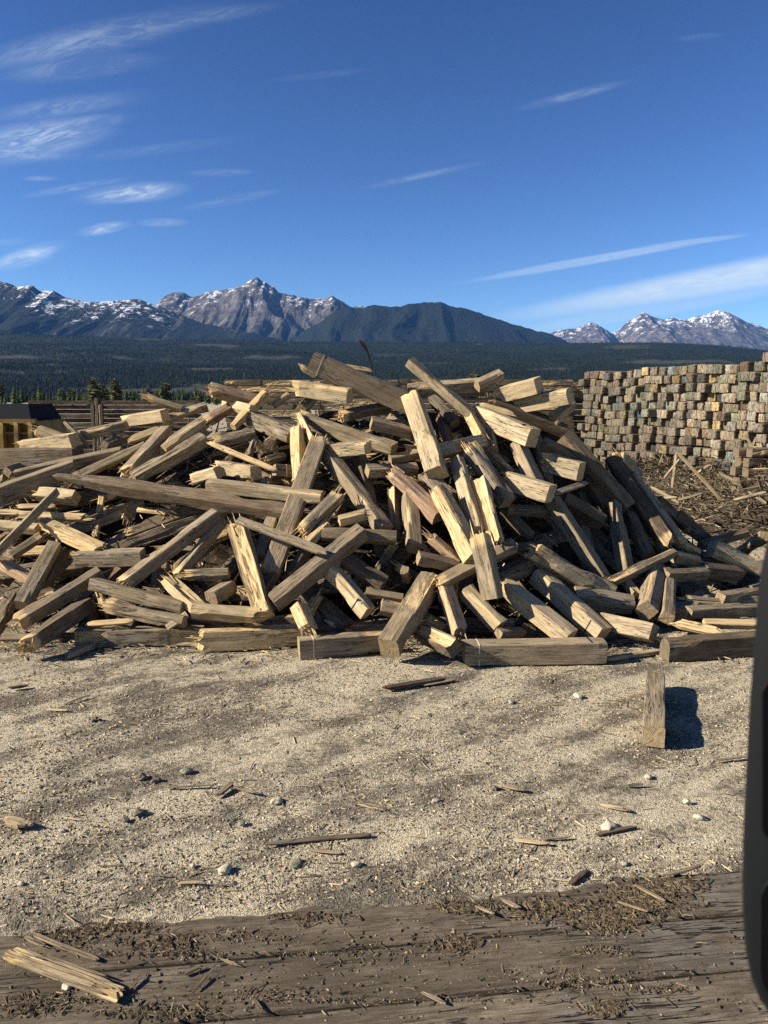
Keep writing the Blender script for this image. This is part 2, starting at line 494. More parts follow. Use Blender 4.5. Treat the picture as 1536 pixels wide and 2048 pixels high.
mountain('mountain_range', [(-500, 640), (-380, 600), (-250, 590), (-120, 548), (-60, 556), (0, 563), (30, 572), (66, 571), (80, 582), (105, 580), (128, 594), (160, 602), (200, 603), (240, 599), (268, 596), (300, 606), (340, 622), (400, 644), (460, 658), (520, 670), (600, 690), (720, 720)],
         8200, 2600, 'left', 'dark forested mountain on the left with snow along its crest', 11, 0.30, 0.02)
mountain('snowy_mountain', [(150, 720), (240, 660), (290, 620), (316, 606), (330, 590), (348, 584), (366, 586), (384, 594), (412, 585), (440, 582), (470, 579), (484, 571), (500, 562), (515, 557), (528, 565), (550, 575), (562, 588), (590, 592), (620, 600), (650, 598), (666, 594), (690, 608), (705, 613), (740, 613), (780, 615), (840, 640), (900, 672), (1000, 720)],
         10500, 3200, 'peak', 'grey rocky mountain with the highest summit and streaks of snow', 23, 0.36, 0.035)
mountain('forested_mountain', [(560, 730), (600, 668), (640, 645), (672, 622), (700, 613), (722, 616), (745, 611), (775, 617), (800, 613), (830, 608), (848, 604), (866, 606), (880, 603), (900, 612), (930, 615), (960, 624), (1000, 640), (1050, 656), (1100, 668), (1150, 690), (1230, 720), (1330, 760)],
         8800, 2600, 'slope', 'dark forested mountain whose long slope falls to the right', 37, 0.36, 0.03)
mountain('distant_mountains', [(950, 730), (1040, 690), (1100, 665), (1112, 660), (1140, 657), (1165, 651), (1186, 644), (1200, 652), (1225, 668), (1238, 662), (1255, 645), (1272, 634), (1292, 622), (1310, 630), (1330, 637), (1348, 635), (1375, 640), (1395, 632), (1420, 626), (1440, 622), (1456, 629), (1476, 640), (1500, 646), (1536, 658), (1600, 640), (1680, 650), (1800, 620), (1950, 660), (2100, 720)],
         15500, 4200, 'far', 'pale distant snow dusted peaks on the right', 53, 0.34, 0.035)

# foothills: a forested bench that climbs from the valley floor to the foot of the mountains
HX = np.array([-700, 0, 300, 600, 768, 900, 1100, 1300, 1420, 1536, 1700, 2300], float)
HYp = np.array([664, 666, 676, 683, 684, 684, 686, 684, 690, 704, 730, 745], float)
Y0, Y1 = 1500.0, 5200.0


def hill_z(X, Y):
    X, Y = np.asarray(X, float), np.asarray(Y, float)
    px = 768 + F * X / Y * 0.99
    v = np.array([ray(768, q).z for q in HYp])
    top = EYE + np.interp(px, HX, v) * Y1
    t = np.clip((Y - Y0) / (Y1 - Y0), 0, 1.15)
    bench = 0.62 * t + 0.38 * t * t + 0.035 * np.sin(t * 17 + fbm(X / 900, Y / 900, seed=71) * 6) * np.sin(np.pi * np.clip(t, 0, 1))
    z = top * np.where(t <= 1, bench, 1 - (t - 1) * 3)
    return z + (fbm(X / 420, Y / 420, seed=72) - 0.5) * 70 * np.sin(np.pi * np.clip(t, 0, 1)) ** 0.8 - 2 + np.where(t <= 0, -3, 0)


def clearing(X, Y):
    a = fbm(np.asarray(X) / 300, np.asarray(Y) / 190, seed=81, oct=4)
    return np.clip((a - 0.625) / 0.12, 0, 1)


ug = np.linspace(-1.0, 1.0, 260)
yg = Y0 * (Y1 * 1.12 / Y0) ** np.linspace(0, 1, 120)
Ug, Yg2 = np.meshgrid(ug, yg, indexing='ij')
Xg2 = Ug * Yg2
Zg2 = hill_z(Xg2, Yg2)
hm = mesh_from('foothills', np.stack([Xg2.ravel(), Yg2.ravel(), Zg2.ravel()], 1), grid_faces(260, 120), [land_mat('foothill_ground', 'hill')], smooth=True,
               attrs={'clearing': clearing(Xg2, Yg2).ravel()})
tag(link('foothills', hm), 'low forested foothills below the mountains', kind='structure')


# ------------------------------------------------------------------ far forest (one mass) and the tree line
def tree_mat(name, cols):
    m, t, b = new_mat(name)
    a = t.add('ShaderNodeAttribute', attribute_name='tint').outputs['Color']
    n = t.noise(t.add('ShaderNodeNewGeometry').outputs['Position'], 1.2, 3)
    c = t.mix(t.smooth(n, 0.3, 0.7, 0, 0.35), a, (0.008, 0.012, 0.006))
    t.l.new(c, b.inputs['Base Color'])
    return m


def forest(name, X, Y, Z, Ht, R, tint, mat, sides=5):
    n = len(X)
    ang = np.linspace(0, 2 * np.pi, sides, endpoint=False)
    V = np.zeros((n, 2 * sides + 2, 3))
    rot = RNG.uniform(0, 6, n)
    for k in range(sides):
        for ring, (zz, rr) in enumerate(((0.06, 1.0), (0.42, 0.68))):
            jit = RNG.uniform(0.7, 1.2, n)
            V[:, ring * (sides + 1) + k, 0] = X + np.cos(ang[k] + rot) * R * rr * jit
            V[:, ring * (sides + 1) + k, 1] = Y + np.sin(ang[k] + rot) * R * rr * jit
            V[:, ring * (sides + 1) + k, 2] = Z + Ht * zz
    for ring, zz in ((0, 0.62), (1, 1.0)):
        V[:, ring * (sides + 1) + sides] = np.stack([X + RNG.normal(0, 0.03, n) * Ht, Y, Z + Ht * zz], 1)
    fl = []
    for ring in (0, 1):
        o = ring * (sides + 1)
        for k in range(sides):
            fl.append([o + k, o + (k + 1) % sides, o + sides])
    fl = np.array(fl)
    faces = (np.arange(n)[:, None, None] * (2 * sides + 2) + fl[None]).reshape(-1, 3)
    tv = np.repeat(np.concatenate([tint, np.ones((n, 1))], 1), 2 * sides + 2, 0)
    me = mesh_from(name, V.reshape(-1, 3), faces, [mat], attrs={'tint': tv})
    return link(name, me)


def tints(n, p_yellow):
    base = np.array([0.010, 0.017, 0.009])
    c = base[None] * RNG.uniform(0.7, 1.3, (n, 1))
    yel = RNG.random(n) < p_yellow
    c[yel] = np.array([0.075, 0.072, 0.024]) * RNG.uniform(0.5, 1.1, (yel.sum(), 1))
    return c


NF = 130000
Yf = Y0 * (Y1 / Y0) ** (RNG.random(NF) ** 0.85)
Xf = RNG.uniform(-0.62, 0.62, NF) * Yf
keep = clearing(Xf, Yf) < RNG.uniform(0.15, 0.9, NF)
Xf, Yf = Xf[keep], Yf[keep]
Hf = RNG.uniform(5, 12, len(Xf)) * (0.9 + 0.3 * fbm(Xf / 300, Yf / 300, seed=90))
fm_ = tree_mat('conifer_foliage', None)
tag(forest('hillside_forest', Xf, Yf, hill_z(Xf, Yf) - 0.5, Hf, Hf * RNG.uniform(0.17, 0.26, len(Xf)), tints(len(Xf), 0.015) * (0.35 + 1.5 * fbm(Xf / 420, Yf / 260, seed=95, oct=4)[:, None] ** 1.3), fm_),
    'dark conifer forest covering the foothills', 'forest', kind='stuff')
NV = 9000
Yv = RNG.uniform(640, 1560, NV)
Xv = RNG.uniform(-0.7, 0.7, NV) * Yv
Hv = RNG.uniform(4, 11, NV)
tag(forest('valley_forest', Xv, Yv, np.full(NV, -0.3), Hv, Hv * RNG.uniform(0.18, 0.3, NV), tints(NV, 0.08) * 1.3, fm_),
    'mixed forest filling the flat valley floor', 'forest', kind='stuff')


bark, t, b = new_mat('tree_bark'); b.inputs['Base Color'].default_value = (0.06, 0.045, 0.03, 1)


def needle_mat(name, c1, c2):
    m, t, b = new_mat(name)
    n = t.noise(t.add('ShaderNodeTexCoord').outputs['Object'], 0.9, 4, 0.7)
    t.l.new(t.mix(t.smooth(n, 0.3, 0.7), c1, c2), b.inputs['Base Color'])
    return m


NEED = [needle_mat('dark_needles', (0.022, 0.036, 0.012), (0.06, 0.085, 0.025)), needle_mat('bright_needles', (0.04, 0.055, 0.016), (0.10, 0.12, 0.035)),
        needle_mat('yellowing_leaves', (0.055, 0.055, 0.018), (0.11, 0.105, 0.035))]


def crown_mesh(seed, h, broad):
    rr = np.random.default_rng(seed)
    V, Fc = [], []
    tiers = 13
    for i in range(tiers):
        f = i / (tiers - 1)
        z0 = h * (0.10 + 0.86 * f)
        rad = (h * 0.21 * (1 - f) ** 0.8 + 0.12) * (1.0 if not broad else 1.35 * math.sin(math.pi * min(1, 0.18 + 0.8 * f)) ** 0.6 / max(0.35, (1 - f) ** 0.8))
        nb = 11 if f < 0.7 else 7
        for k in range(nb):
            a = rr.uniform(0, 2 * math.pi)
            L = rad * rr.uniform(0.55, 1.15)
            wd = L * rr.uniform(0.28, 0.5)
            dr = L * rr.uniform(0.1, 0.55) if not broad else -L * rr.uniform(-0.3, 0.5)
            ca, sa = math.cos(a), math.sin(a)
            o = len(V)
            zz = z0 + rr.uniform(-0.03, 0.03) * h
            V += [(0, 0, zz + 0.05 * h), (ca * L * 0.6 - sa * wd, sa * L * 0.6 + ca * wd, zz - dr * 0.5), (ca * L, sa * L, zz - dr), (ca * L * 0.6 + sa * wd, sa * L * 0.6 - ca * wd, zz - dr * 0.5)]
            Fc += [(o, o + 1, o + 2), (o, o + 2, o + 3)]
    V.append((0, 0, h * 1.03))
    return mesh_from('crown', V, Fc)


def trunk_mesh(h):
    V, Fc = [], []
    for (z, r) in ((-0.3, 0.022 * h), (0.5 * h, 0.013 * h), (0.98 * h, 0.003 * h)):
        for k in range(6):
            V.append((r * math.cos(k * math.pi / 3), r * math.sin(k * math.pi / 3), z))
    for q in range(2):
        for k in range(6):
            Fc.append((q * 6 + k, q * 6 + (k + 1) % 6, q * 6 + 6 + (k + 1) % 6, q * 6 + 6 + k))
    return mesh_from('trunk', V, Fc, [bark])


protos = []
for i in range(8):
    h = (8, 9, 10, 11, 7, 8, 9, 10)[i]
    broad = i in (3, 4, 7)
    cm_ = crown_mesh(300 + i, h, broad)
    cm_.materials.append(NEED[(0, 1, 0, 2, 1, 1, 0, 2)[i]])
    protos.append((cm_, trunk_mesh(h), h, broad, ('dark', 'green', 'dark', 'yellowing', 'green', 'green', 'dark', 'yellowing')[i]))
treespots = []
for k in range(150):
    px = RNG.uniform(-40, 640) if k < 132 else RNG.uniform(640, 1150)
    treespots.append((px, RNG.uniform(330, 560), RNG.uniform(0.5, 1.25)))
treespots += [(540, 400, 1.55), (562, 420, 1.3), (590, 400, 1.4), (240, 420, 1.2), (948, 380, 1.6), (120, 420, 1.15)]
for (px, Y, s) in treespots:
    cmesh, tmesh, h, broad, tone = protos[RNG.integers(0, 8)]
    p = at(px, 800, Y)
    nm = 'broadleaf_tree' if broad else 'conifer_tree'
    e = bpy.data.objects.new(nm, None); COL.objects.link(e)
    e.location = (p.x, Y, -0.2)
    e.rotation_euler = (0, 0, RNG.uniform(0, 6))
    e.scale = (s, s, s * RNG.uniform(0.9, 1.15))
    tag(e, f'small {tone} {"leafy tree" if broad else "conifer"} in the tree line beyond the timber yard', 'tree', f'{tone} {"leafy trees" if broad else "conifers"} in the tree line beyond the yard')
    link('crown', cmesh, e)
    link('trunk', tmesh, e)

# ------------------------------------------------------------------ the air
hz = bpy.data.materials.new('haze_air'); hz.use_nodes = True
t = NT(hz.node_tree); t.n.clear()
pv = t.add('ShaderNodeVolumePrincipled', {'Color': (0.15, 0.42, 1.0, 1), 'Density': 1.5e-5, 'Anisotropy': 0.0})
t.add('ShaderNodeOutputMaterial', {'Volume': pv.outputs[0]})
x0, x1, ya, yb, za, zb = -26000, 26000, -300, 21000, -40, 2050
bv = [(x, y, z) for x in (x0, x1) for y in (ya, yb) for z in (za, zb)]
bf = [(0, 1, 3, 2), (4, 6, 7, 5), (0, 4, 5, 1), (2, 3, 7, 6), (0, 2, 6, 4), (1, 5, 7, 3)]
tag(link('haze', mesh_from('haze', bv, bf, [hz])), 'faint blue haze in the valley air', 'haze', kind='stuff')

# ------------------------------------------------------------------ timber meshes
def ring_pts(wy, wz, bev):
    """closed ring of 20 points round a rectangle (wy x wz) with small bevels, and the index of the corner each is near (-1: none)"""
    hy, hz_ = wy / 2, wz / 2
    pts, cor = [], []
    def side(a, b2, c):
        for f, cc in ((0.0, c[0]), (0.28, -1), (0.5, -1), (0.72, -1), (1.0, c[1])):
            pts.append((a[0] + (b2[0] - a[0]) * f, a[1] + (b2[1] - a[1]) * f)); cor.append(cc)
    bv_ = min(bev, hy * 0.4, hz_ * 0.4)
    side((hy, -hz_ + bv_), (hy, hz_ - bv_), (3, 0))
    side((hy - bv_, hz_), (-hy + bv_, hz_), (0, 1))
    side((-hy, hz_ - bv_), (-hy, -hz_ + bv_), (1, 2))
    side((-hy + bv_, -hz_), (hy - bv_, -hz_), (2, 3))
    return np.array(pts), np.array(cor)


def timber_mesh(L, wy, wz, kind, seed, brk1=False, brk2=False, thin=False, freshen=0.0, point=False):
    rr = np.random.default_rng(seed)
    R, cor = ring_pts(wy, wz, 0.008 if not thin else 0.003)
    nr = len(R)
    nx = int(max(7, min(30, L / 0.075)))
    if thin:
        nx = max(16, int(L / 0.05))
    s = np.linspace(-0.5, 0.5, nx)
    P = np.zeros((nx, nr, 3))
    fresh = np.zeros((nx, nr))
    P[:, :, 0] = s[:, None] * L
    P[:, :, 1] = R[None, :, 0]
    P[:, :, 2] = R[None, :, 1]
    # lengthwise furrows and gentle swelling
    ia = np.arange(nr)[None, :]
    xs_ = P[:, :, 0]
    rough = {'k': 0.016, 'p': 0.004, 'r': 0.007}.get(kind, 0.003)
    if thin:
        rough = 0.0025
    ang = np.arctan2(R[:, 1], R[:, 0])
    n1 = vnoise(xs_ * 2.2, np.cos(ang)[None] * 3 + 9, np.sin(ang)[None] * 3 + 9, seed) - 0.5
    n2 = vnoise(xs_ * 5 + 5, ia * 0.9, 0.3, seed + 1) - 0.5
    disp = rough * (1.2 * n1 + 1.2 * n2)
    rad = np.hypot(P[:, :, 1], P[:, :, 2]) + 1e-6
    k = 1 + disp / rad
    # chipped corners
    if not thin:
        for c in range(4):
            am = vnoise(s * L * 2.6, c * 7.3, 1.7, seed + 5)
            am = np.clip((am - (0.54 if kind in 'kpr' else 0.62)) / 0.2, 0, 1) * (0.045 if kind in 'kr' else 0.03)
            am = np.minimum(am, 0.22 * min(wy, wz))
            near = (cor == c)
            k[:, near] -= am[:, None] / rad[:, near]
            fresh[:, near] += np.clip(am * 34, 0, 1)[:, None] * (0.85 if kind in 'pbrg' else 0.4)
    # one face split away on some timbers
    if not thin and (freshen > 0 or kind in 'k' or rr.random() < 0.4):
        f = rr.integers(0, 4)
        sel = (np.arange(nr) // 5) == f
        gone = np.clip((vnoise(s * L * 1.7, 3.3, seed * 0.7, seed + 8) - (0.42 if freshen > 0 or kind == 'k' else 0.5)) / 0.15, 0, 1)
        j = vnoise(xs_ * 9, ia * 1.7, 0.1, seed + 4)
        amt = gone[:, None] * (0.25 + 0.75 * j) * 0.05 * (1 if kind != 'k' else 0.8)
        amt = np.minimum(amt, 0.25 * min(wy, wz))
        k[:, sel] -= (amt / rad)[:, sel]
        fresh[:, sel] = np.maximum(fresh[:, sel], gone[:, None] * (1.0 if kind != 'k' else 0.45))
    P[:, :, 1] *= k
    P[:, :, 2] *= k
    fresh += freshen
    # bow
    P[:, :, 1] += (rr.uniform(-1, 1) * 0.006 * L * np.cos(np.pi * s))[:, None]
    if point:                                  # worn away to a point over the last metre
        f = np.clip((P[:, :, 0] + L / 2) / 1.1, 0, 1) ** 0.8 * 0.85 + 0.15
        P[:, :, 1] = P[:, :, 1] * f - (1 - f) * wy * 0.1
        P[:, :, 2] = P[:, :, 2] * f + (1 - f) * wz * 0.15
    # ends
    for e, br in ((0, brk1), (nx - 1, brk2)):
        sg = -1 if e == 0 else 1
        if br:
            amp = min(0.30 * L, 0.9 * max(wy, wz)) * (1.5 if thin else 1.0)
            jag = vnoise(P[e, :, 1] * 26 + 7, P[e, :, 2] * 26, 2.2, seed + 11 + e)
            tilt = 0.5 + 0.5 * (P[e, :, 1] / wy * rr.choice([-1, 1]) + P[e, :, 2] / wz * rr.choice([-1, 1]))
            sh = amp * (0.65 * jag + 0.55 * tilt - 0.45)
            P[e, :, 0] += sg * sh
            nxt = e - sg
            P[nxt, :, 0] = np.where(sg * (P[nxt, :, 0] - P[e, :, 0]) > -0.02, P[e, :, 0] - sg * 0.03, P[nxt, :, 0])
            nx2 = nxt - sg
            P[nx2, :, 0] = np.where(sg * (P[nx2, :, 0] - P[nxt, :, 0]) > -0.02, P[nxt, :, 0] - sg * 0.03, P[nx2, :, 0])
            fresh[e] = np.maximum(fresh[e], 0.3 if thin else 0.9)
            fresh[nxt] = np.maximum(fresh[nxt], 0.1 if thin else 0.35)
            if thin:
                P[e, :, 1:] *= 0.6
                P[nxt, :, 1:] *= 0.92
        else:
            P[e, :, 0] += (R[:, 0] * rr.uniform(-0.06, 0.06) + R[:, 1] * rr.uniform(-0.06, 0.06))
            P[e, :, 1:] *= 0.975
    V = P.reshape(-1, 3)
    fr = fresh.reshape(-1)
    i = np.arange(nx - 1)[:, None] * nr
    j = np.arange(nr)[None, :]
    faces = np.stack([i + j, i + nr + j, i + nr + (j + 1) % nr, i + (j + 1) % nr], 2)[..., ::-1].reshape(-1, 4)
    faces = [tuple(q) for q in faces]
    midx = [0] * len(faces)
    V = [tuple(v) for v in V]
    fr = list(fr)
    for e, br in ((0, brk1), (nx - 1, brk2)):
        sg = -1 if e == 0 else 1
        base = e * nr
        prev = [base + q for q in range(nr)]
        ctr = P[e].mean(0)
        for sc in (0.62, 0.26):
            cur = []
            for q in range(nr):
                pt = ctr + (P[e, q] - ctr) * sc
                if br:
                    pt[0] = ctr[0] + (P[e, q, 0] - ctr[0]) * 0.5 + sg * rr.uniform(-1, 1) * 0.35 * max(wy, wz) * (0.5 if kind != 'k' else 0.35)
                else:
                    pt[0] += rr.uniform(-0.0015, 0.0015)
                cur.append(len(V)); V.append(tuple(pt)); fr.append((0.35 if thin else 0.95) if br else 0.3)
            for q in range(nr):
                a, b2, c, d2 = prev[q], prev[(q + 1) % nr], cur[(q + 1) % nr], cur[q]
                faces.append((a, b2, c, d2) if sg > 0 else (d2, c, b2, a)); midx.append(0 if br else 1)
            prev = cur
        cc = len(V); V.append((ctr[0] + (sg * rr.uniform(-0.05, 0.05) if br else 0), ctr[1], ctr[2])); fr.append(0.9)
        for q in range(nr):
            a, b2 = prev[q], prev[(q + 1) % nr]
            faces.append((a, b2, cc) if sg > 0 else (b2, a, cc)); midx.append(0 if br else 1)
    me = mesh_from('timber', V, faces, [M[kind], M[END[kind]]], midx, attrs={'fresh': np.clip(np.array(fr), 0, 1)})
    return me


def spikes_mesh(L, wy, wz, sg, seed, kind, n=9):
    """loose splinters left standing on a broken end"""
    rr = np.random.default_rng(seed)
    V, Fc = [], []
    for q in range(n):
        y, z = rr.uniform(-0.42, 0.42) * wy, rr.uniform(-0.42, 0.42) * wz
        ln = rr.uniform(0.02, 0.13) if q else rr.uniform(.1, .2)
        wd, th = rr.uniform(0.004, 0.013), rr.uniform(0.002, 0.006)
        x = sg * (L / 2 - rr.uniform(0.05, 0.14))
        dy, dz = rr.normal(0, 0.06, 2)
        o = len(V)
        a = rr.uniform(0, math.pi)
        ca, sa = math.cos(a), math.sin(a)
        for (p, r_) in ((wd, th), (-wd, th), (-wd, -th), (wd, -th)):
            V.append((x, y + p * ca - r_ * sa, z + p * sa + r_ * ca))
        l2 = ln + 0.12
        for (p, r_) in ((wd * .7, th), (-wd * .4, th), (-wd * .4, -th), (wd * .7, -th)):
            V.append((x + sg * l2 * 0.65, y + dy * l2 * 0.65 + p * ca - r_ * sa, z + dz * l2 * 0.65 + p * sa + r_ * ca))
        V.append((x + sg * l2, y + dy * l2, z + dz * l2))
        for k in range(4):
            Fc.append((o + k, o + (k + 1) % 4, o + 4 + (k + 1) % 4, o + 4 + k))
            Fc.append((o + 4 + k, o + 4 + (k + 1) % 4, o + 8))
        Fc.append((o + 3, o + 2, o + 1, o))
    return mesh_from('splinters', V, Fc, [M[kind]], attrs={'fresh': np.full(len(V), 0.9)})


def band_mesh(wy, wz, x, wd, mat):
    R, _ = ring_pts(wy + 0.004, wz + 0.004, 0.008)
    R2, _ = ring_pts(wy - 0.03, wz - 0.03, 0.01)
    nr = len(R)
    V = [(x - wd / 2, *p) for p in R2] + [(x - wd / 2, *p) for p in R] + [(x + wd / 2, *p) for p in R] + [(x + wd / 2, *p) for p in R2]
    Fc = []
    for r_ in range(3):
        for q in range(nr):
            Fc.append((r_ * nr + q, r_ * nr + (q + 1) % nr, (r_ + 1) * nr + (q + 1) % nr, (r_ + 1) * nr + q))
    return mesh_from('strap', V, Fc, [M[mat]])


SEED = [1000]


def put_timber(P1, P2, n1, w1, w2, kind, flags, label, name, cat, group):
    """a timber from P1 to P2 with one face (w1 wide) looking along n1; w2 is the other width"""
    SEED[0] += 17
    sd = SEED[0]
    a = (P2 - P1); L = a.length; a.normalize()
    n1 = (n1 - a * n1.dot(a)).normalized()
    yv = n1.cross(a).normalized()
    mid = (P1 + P2) / 2
    mw = Matrix(((a.x, yv.x, n1.x, mid.x), (a.y, yv.y, n1.y, mid.y), (a.z, yv.z, n1.z, mid.z), (0, 0, 0, 1)))
    thin = 'S' in flags or 'W' in flags
    fr = 0.55 if 'F' in flags else (0.0)
    me = timber_mesh(L, w1, w2, kind, sd, 'L' in flags or 'S' in flags, 'R' in flags or 'S' in flags, thin, fr, 'P' in flags)
    o = link(name, me)
    o.matrix_world = mw
    tag(o, label, cat, group)
    for fl, sg in (('L', -1), ('R', 1)):
        if fl in flags and not thin:
            c = link('splinters', spikes_mesh(L, w1, w2, sg, sd + 3, kind if kind in 'pr' else 'p', 11), o)
    if 'B' in flags:
        link('strap', band_mesh(w1, w2, -L / 2 + 0.13, 0.010, 'strap'), o)
    if 'C' in flags:
        link('strap', band_mesh(w1, w2, L / 2 - 0.13, 0.010, 'strap'), o)
    if 'D' in flags:  # saw cut: a black bar on the face stands for its dark line
        hx, x_ = 0.006, L / 2 - 0.14
        z_ = w2 / 2 - 0.003
        bx = [(x_ + a_ * hx, b_ * w1 * 0.46, z_ + c_) for a_ in (-1, 1) for b_ in (-1, 1) for c_ in (-0.012, 0.006)]
        link('strap', mesh_from('strap', bx, [(0, 1, 3, 2), (4, 6, 7, 5), (0, 4, 5, 1), (2, 3, 7, 6), (0, 2, 6, 4), (1, 5, 7, 3)], [M['darkbar']]), o)
    return o


# ------------------------------------------------------------------ the heap
YC = 10.4
CR = [(-500, 1190), (-300, 1150), (-190, 1060), (-100, 965), (0, 925), (80, 890), (160, 880), (240, 862), (330, 845), (430, 822), (520, 822), (600, 808), (660, 795), (740, 788), (820, 788), (900, 792), (1000, 798),
      (1080, 812), (1140, 848), (1180, 900), (1240, 945), (1300, 990), (1360, 1042), (1420, 1090), (1480, 1118), (1560, 1150), (1700, 1180), (2000, 1200)]
CX = np.array([at(p, q, YC).x for p, q in CR]); CZ = np.array([max(0.02, at(p, q, YC).z) for p, q in CR])


def heap_z(X, Y):
    Hc = np.interp(X, CX, CZ)
    yb = 7.45 + 0.1 * np.sin(np.asarray(X) * 1.3)
    t = np.clip((np.asarray(Y) - yb) / (YC - yb), -0.3, 1)
    back = np.clip(np.asarray(Y) - YC, 0, 9)
    pw = 0.86 + 0.95 * np.clip((np.asarray(X) - 1.1) / 1.5, 0, 1)
    return np.where(np.asarray(Y) <= YC, Hc * np.where(t < 0, t, np.abs(t) ** pw), Hc - back * 0.62)


def heap_pt(px, py, o=0.0, zmin=0.09):
    d = ray(px, py)
    Ys = np.linspace(5.0, 11.6, 1320)
    z = EYE + d.z * Ys
    s = np.maximum(heap_z(d.x * Ys, Ys), zmin)
    hit = np.nonzero(z <= s)[0]
    Y = Ys[hit[0]] if len(hit) else YC - 0.1
    p = Vector((d.x * Y, Y, EYE + d.z * Y))
    dn = Vector((d.x, 1, d.z)).normalized()
    q = p - dn * o
    if q.z < zmin:
        q.z = zmin
    return q


GROUP = 'sawn and broken timbers heaped in the big pile'
placed = []          # (px, py, label)


def beam(x1, y1, x2, y2, T, s, kind, flags, o1, o2, label):
    dist = heap_pt((x1 + x2) / 2, (y1 + y2) / 2).y * 1.02
    Tm = T * (0.92 if 'S' not in flags else 1.0) / F * dist
    thin = 'S' in flags or 'W' in flags
    zmin = 0.03 if thin else max(0.05, Tm * 0.46)
    if y1 > 1120 and o1 > .2: o1 = .2 + (o1 - .2) * .4
    if y2 > 1120 and o2 > .2: o2 = .2 + (o2 - .2) * .4
    P1, P2 = heap_pt(x1, y1, o1, zmin), heap_pt(x2, y2, o2, zmin)
    a = (P2 - P1).normalized()
    mid = (P1 + P2) / 2
    v = (Vector((0, 0, EYE)) - mid).normalized()
    vp = (v - a * v.dot(a)).normalized()
    u = a.cross(vp).normalized()
    dx, dy = x2 - x1, y2 - y1
    shallow = abs(dy) < 0.45 * abs(dx)
    if shallow:
        if u.z < 0: u = -u
    else:
        if u.x > 0: u = -u
    s = min(max(s, 0.04), 0.96)
    th = math.atan2(1 - s, s)          # s = cos/(cos+sin)
    ratio = 1.0 if not thin else (0.42 if 'W' in flags else 0.5)
    if thin and s < 0.5:
        ratio = 1 / ratio
    k = Tm / (math.cos(th) + ratio * math.sin(th))
    w1, w2 = k, k * ratio
    if not thin:
        w1, w2 = max(w1, 0.085), max(w2, 0.085)
    # the face that looks along u is (sin-weighted) n1: visible extent w1*cos(th) for the u-side face
    n1 = vp * math.cos(th) + u * math.sin(th)
    nm, cat = ('splinter', 'splinter') if 'S' in flags else (('board', 'board') if 'W' in flags else ('timber', 'timber'))
    o = put_timber(P1, P2, n1, w1, w2, kind, flags, label, nm, cat, GROUP)
    placed.append(((x1 + x2) / 2, (y1 + y2) / 2, label))
    return o


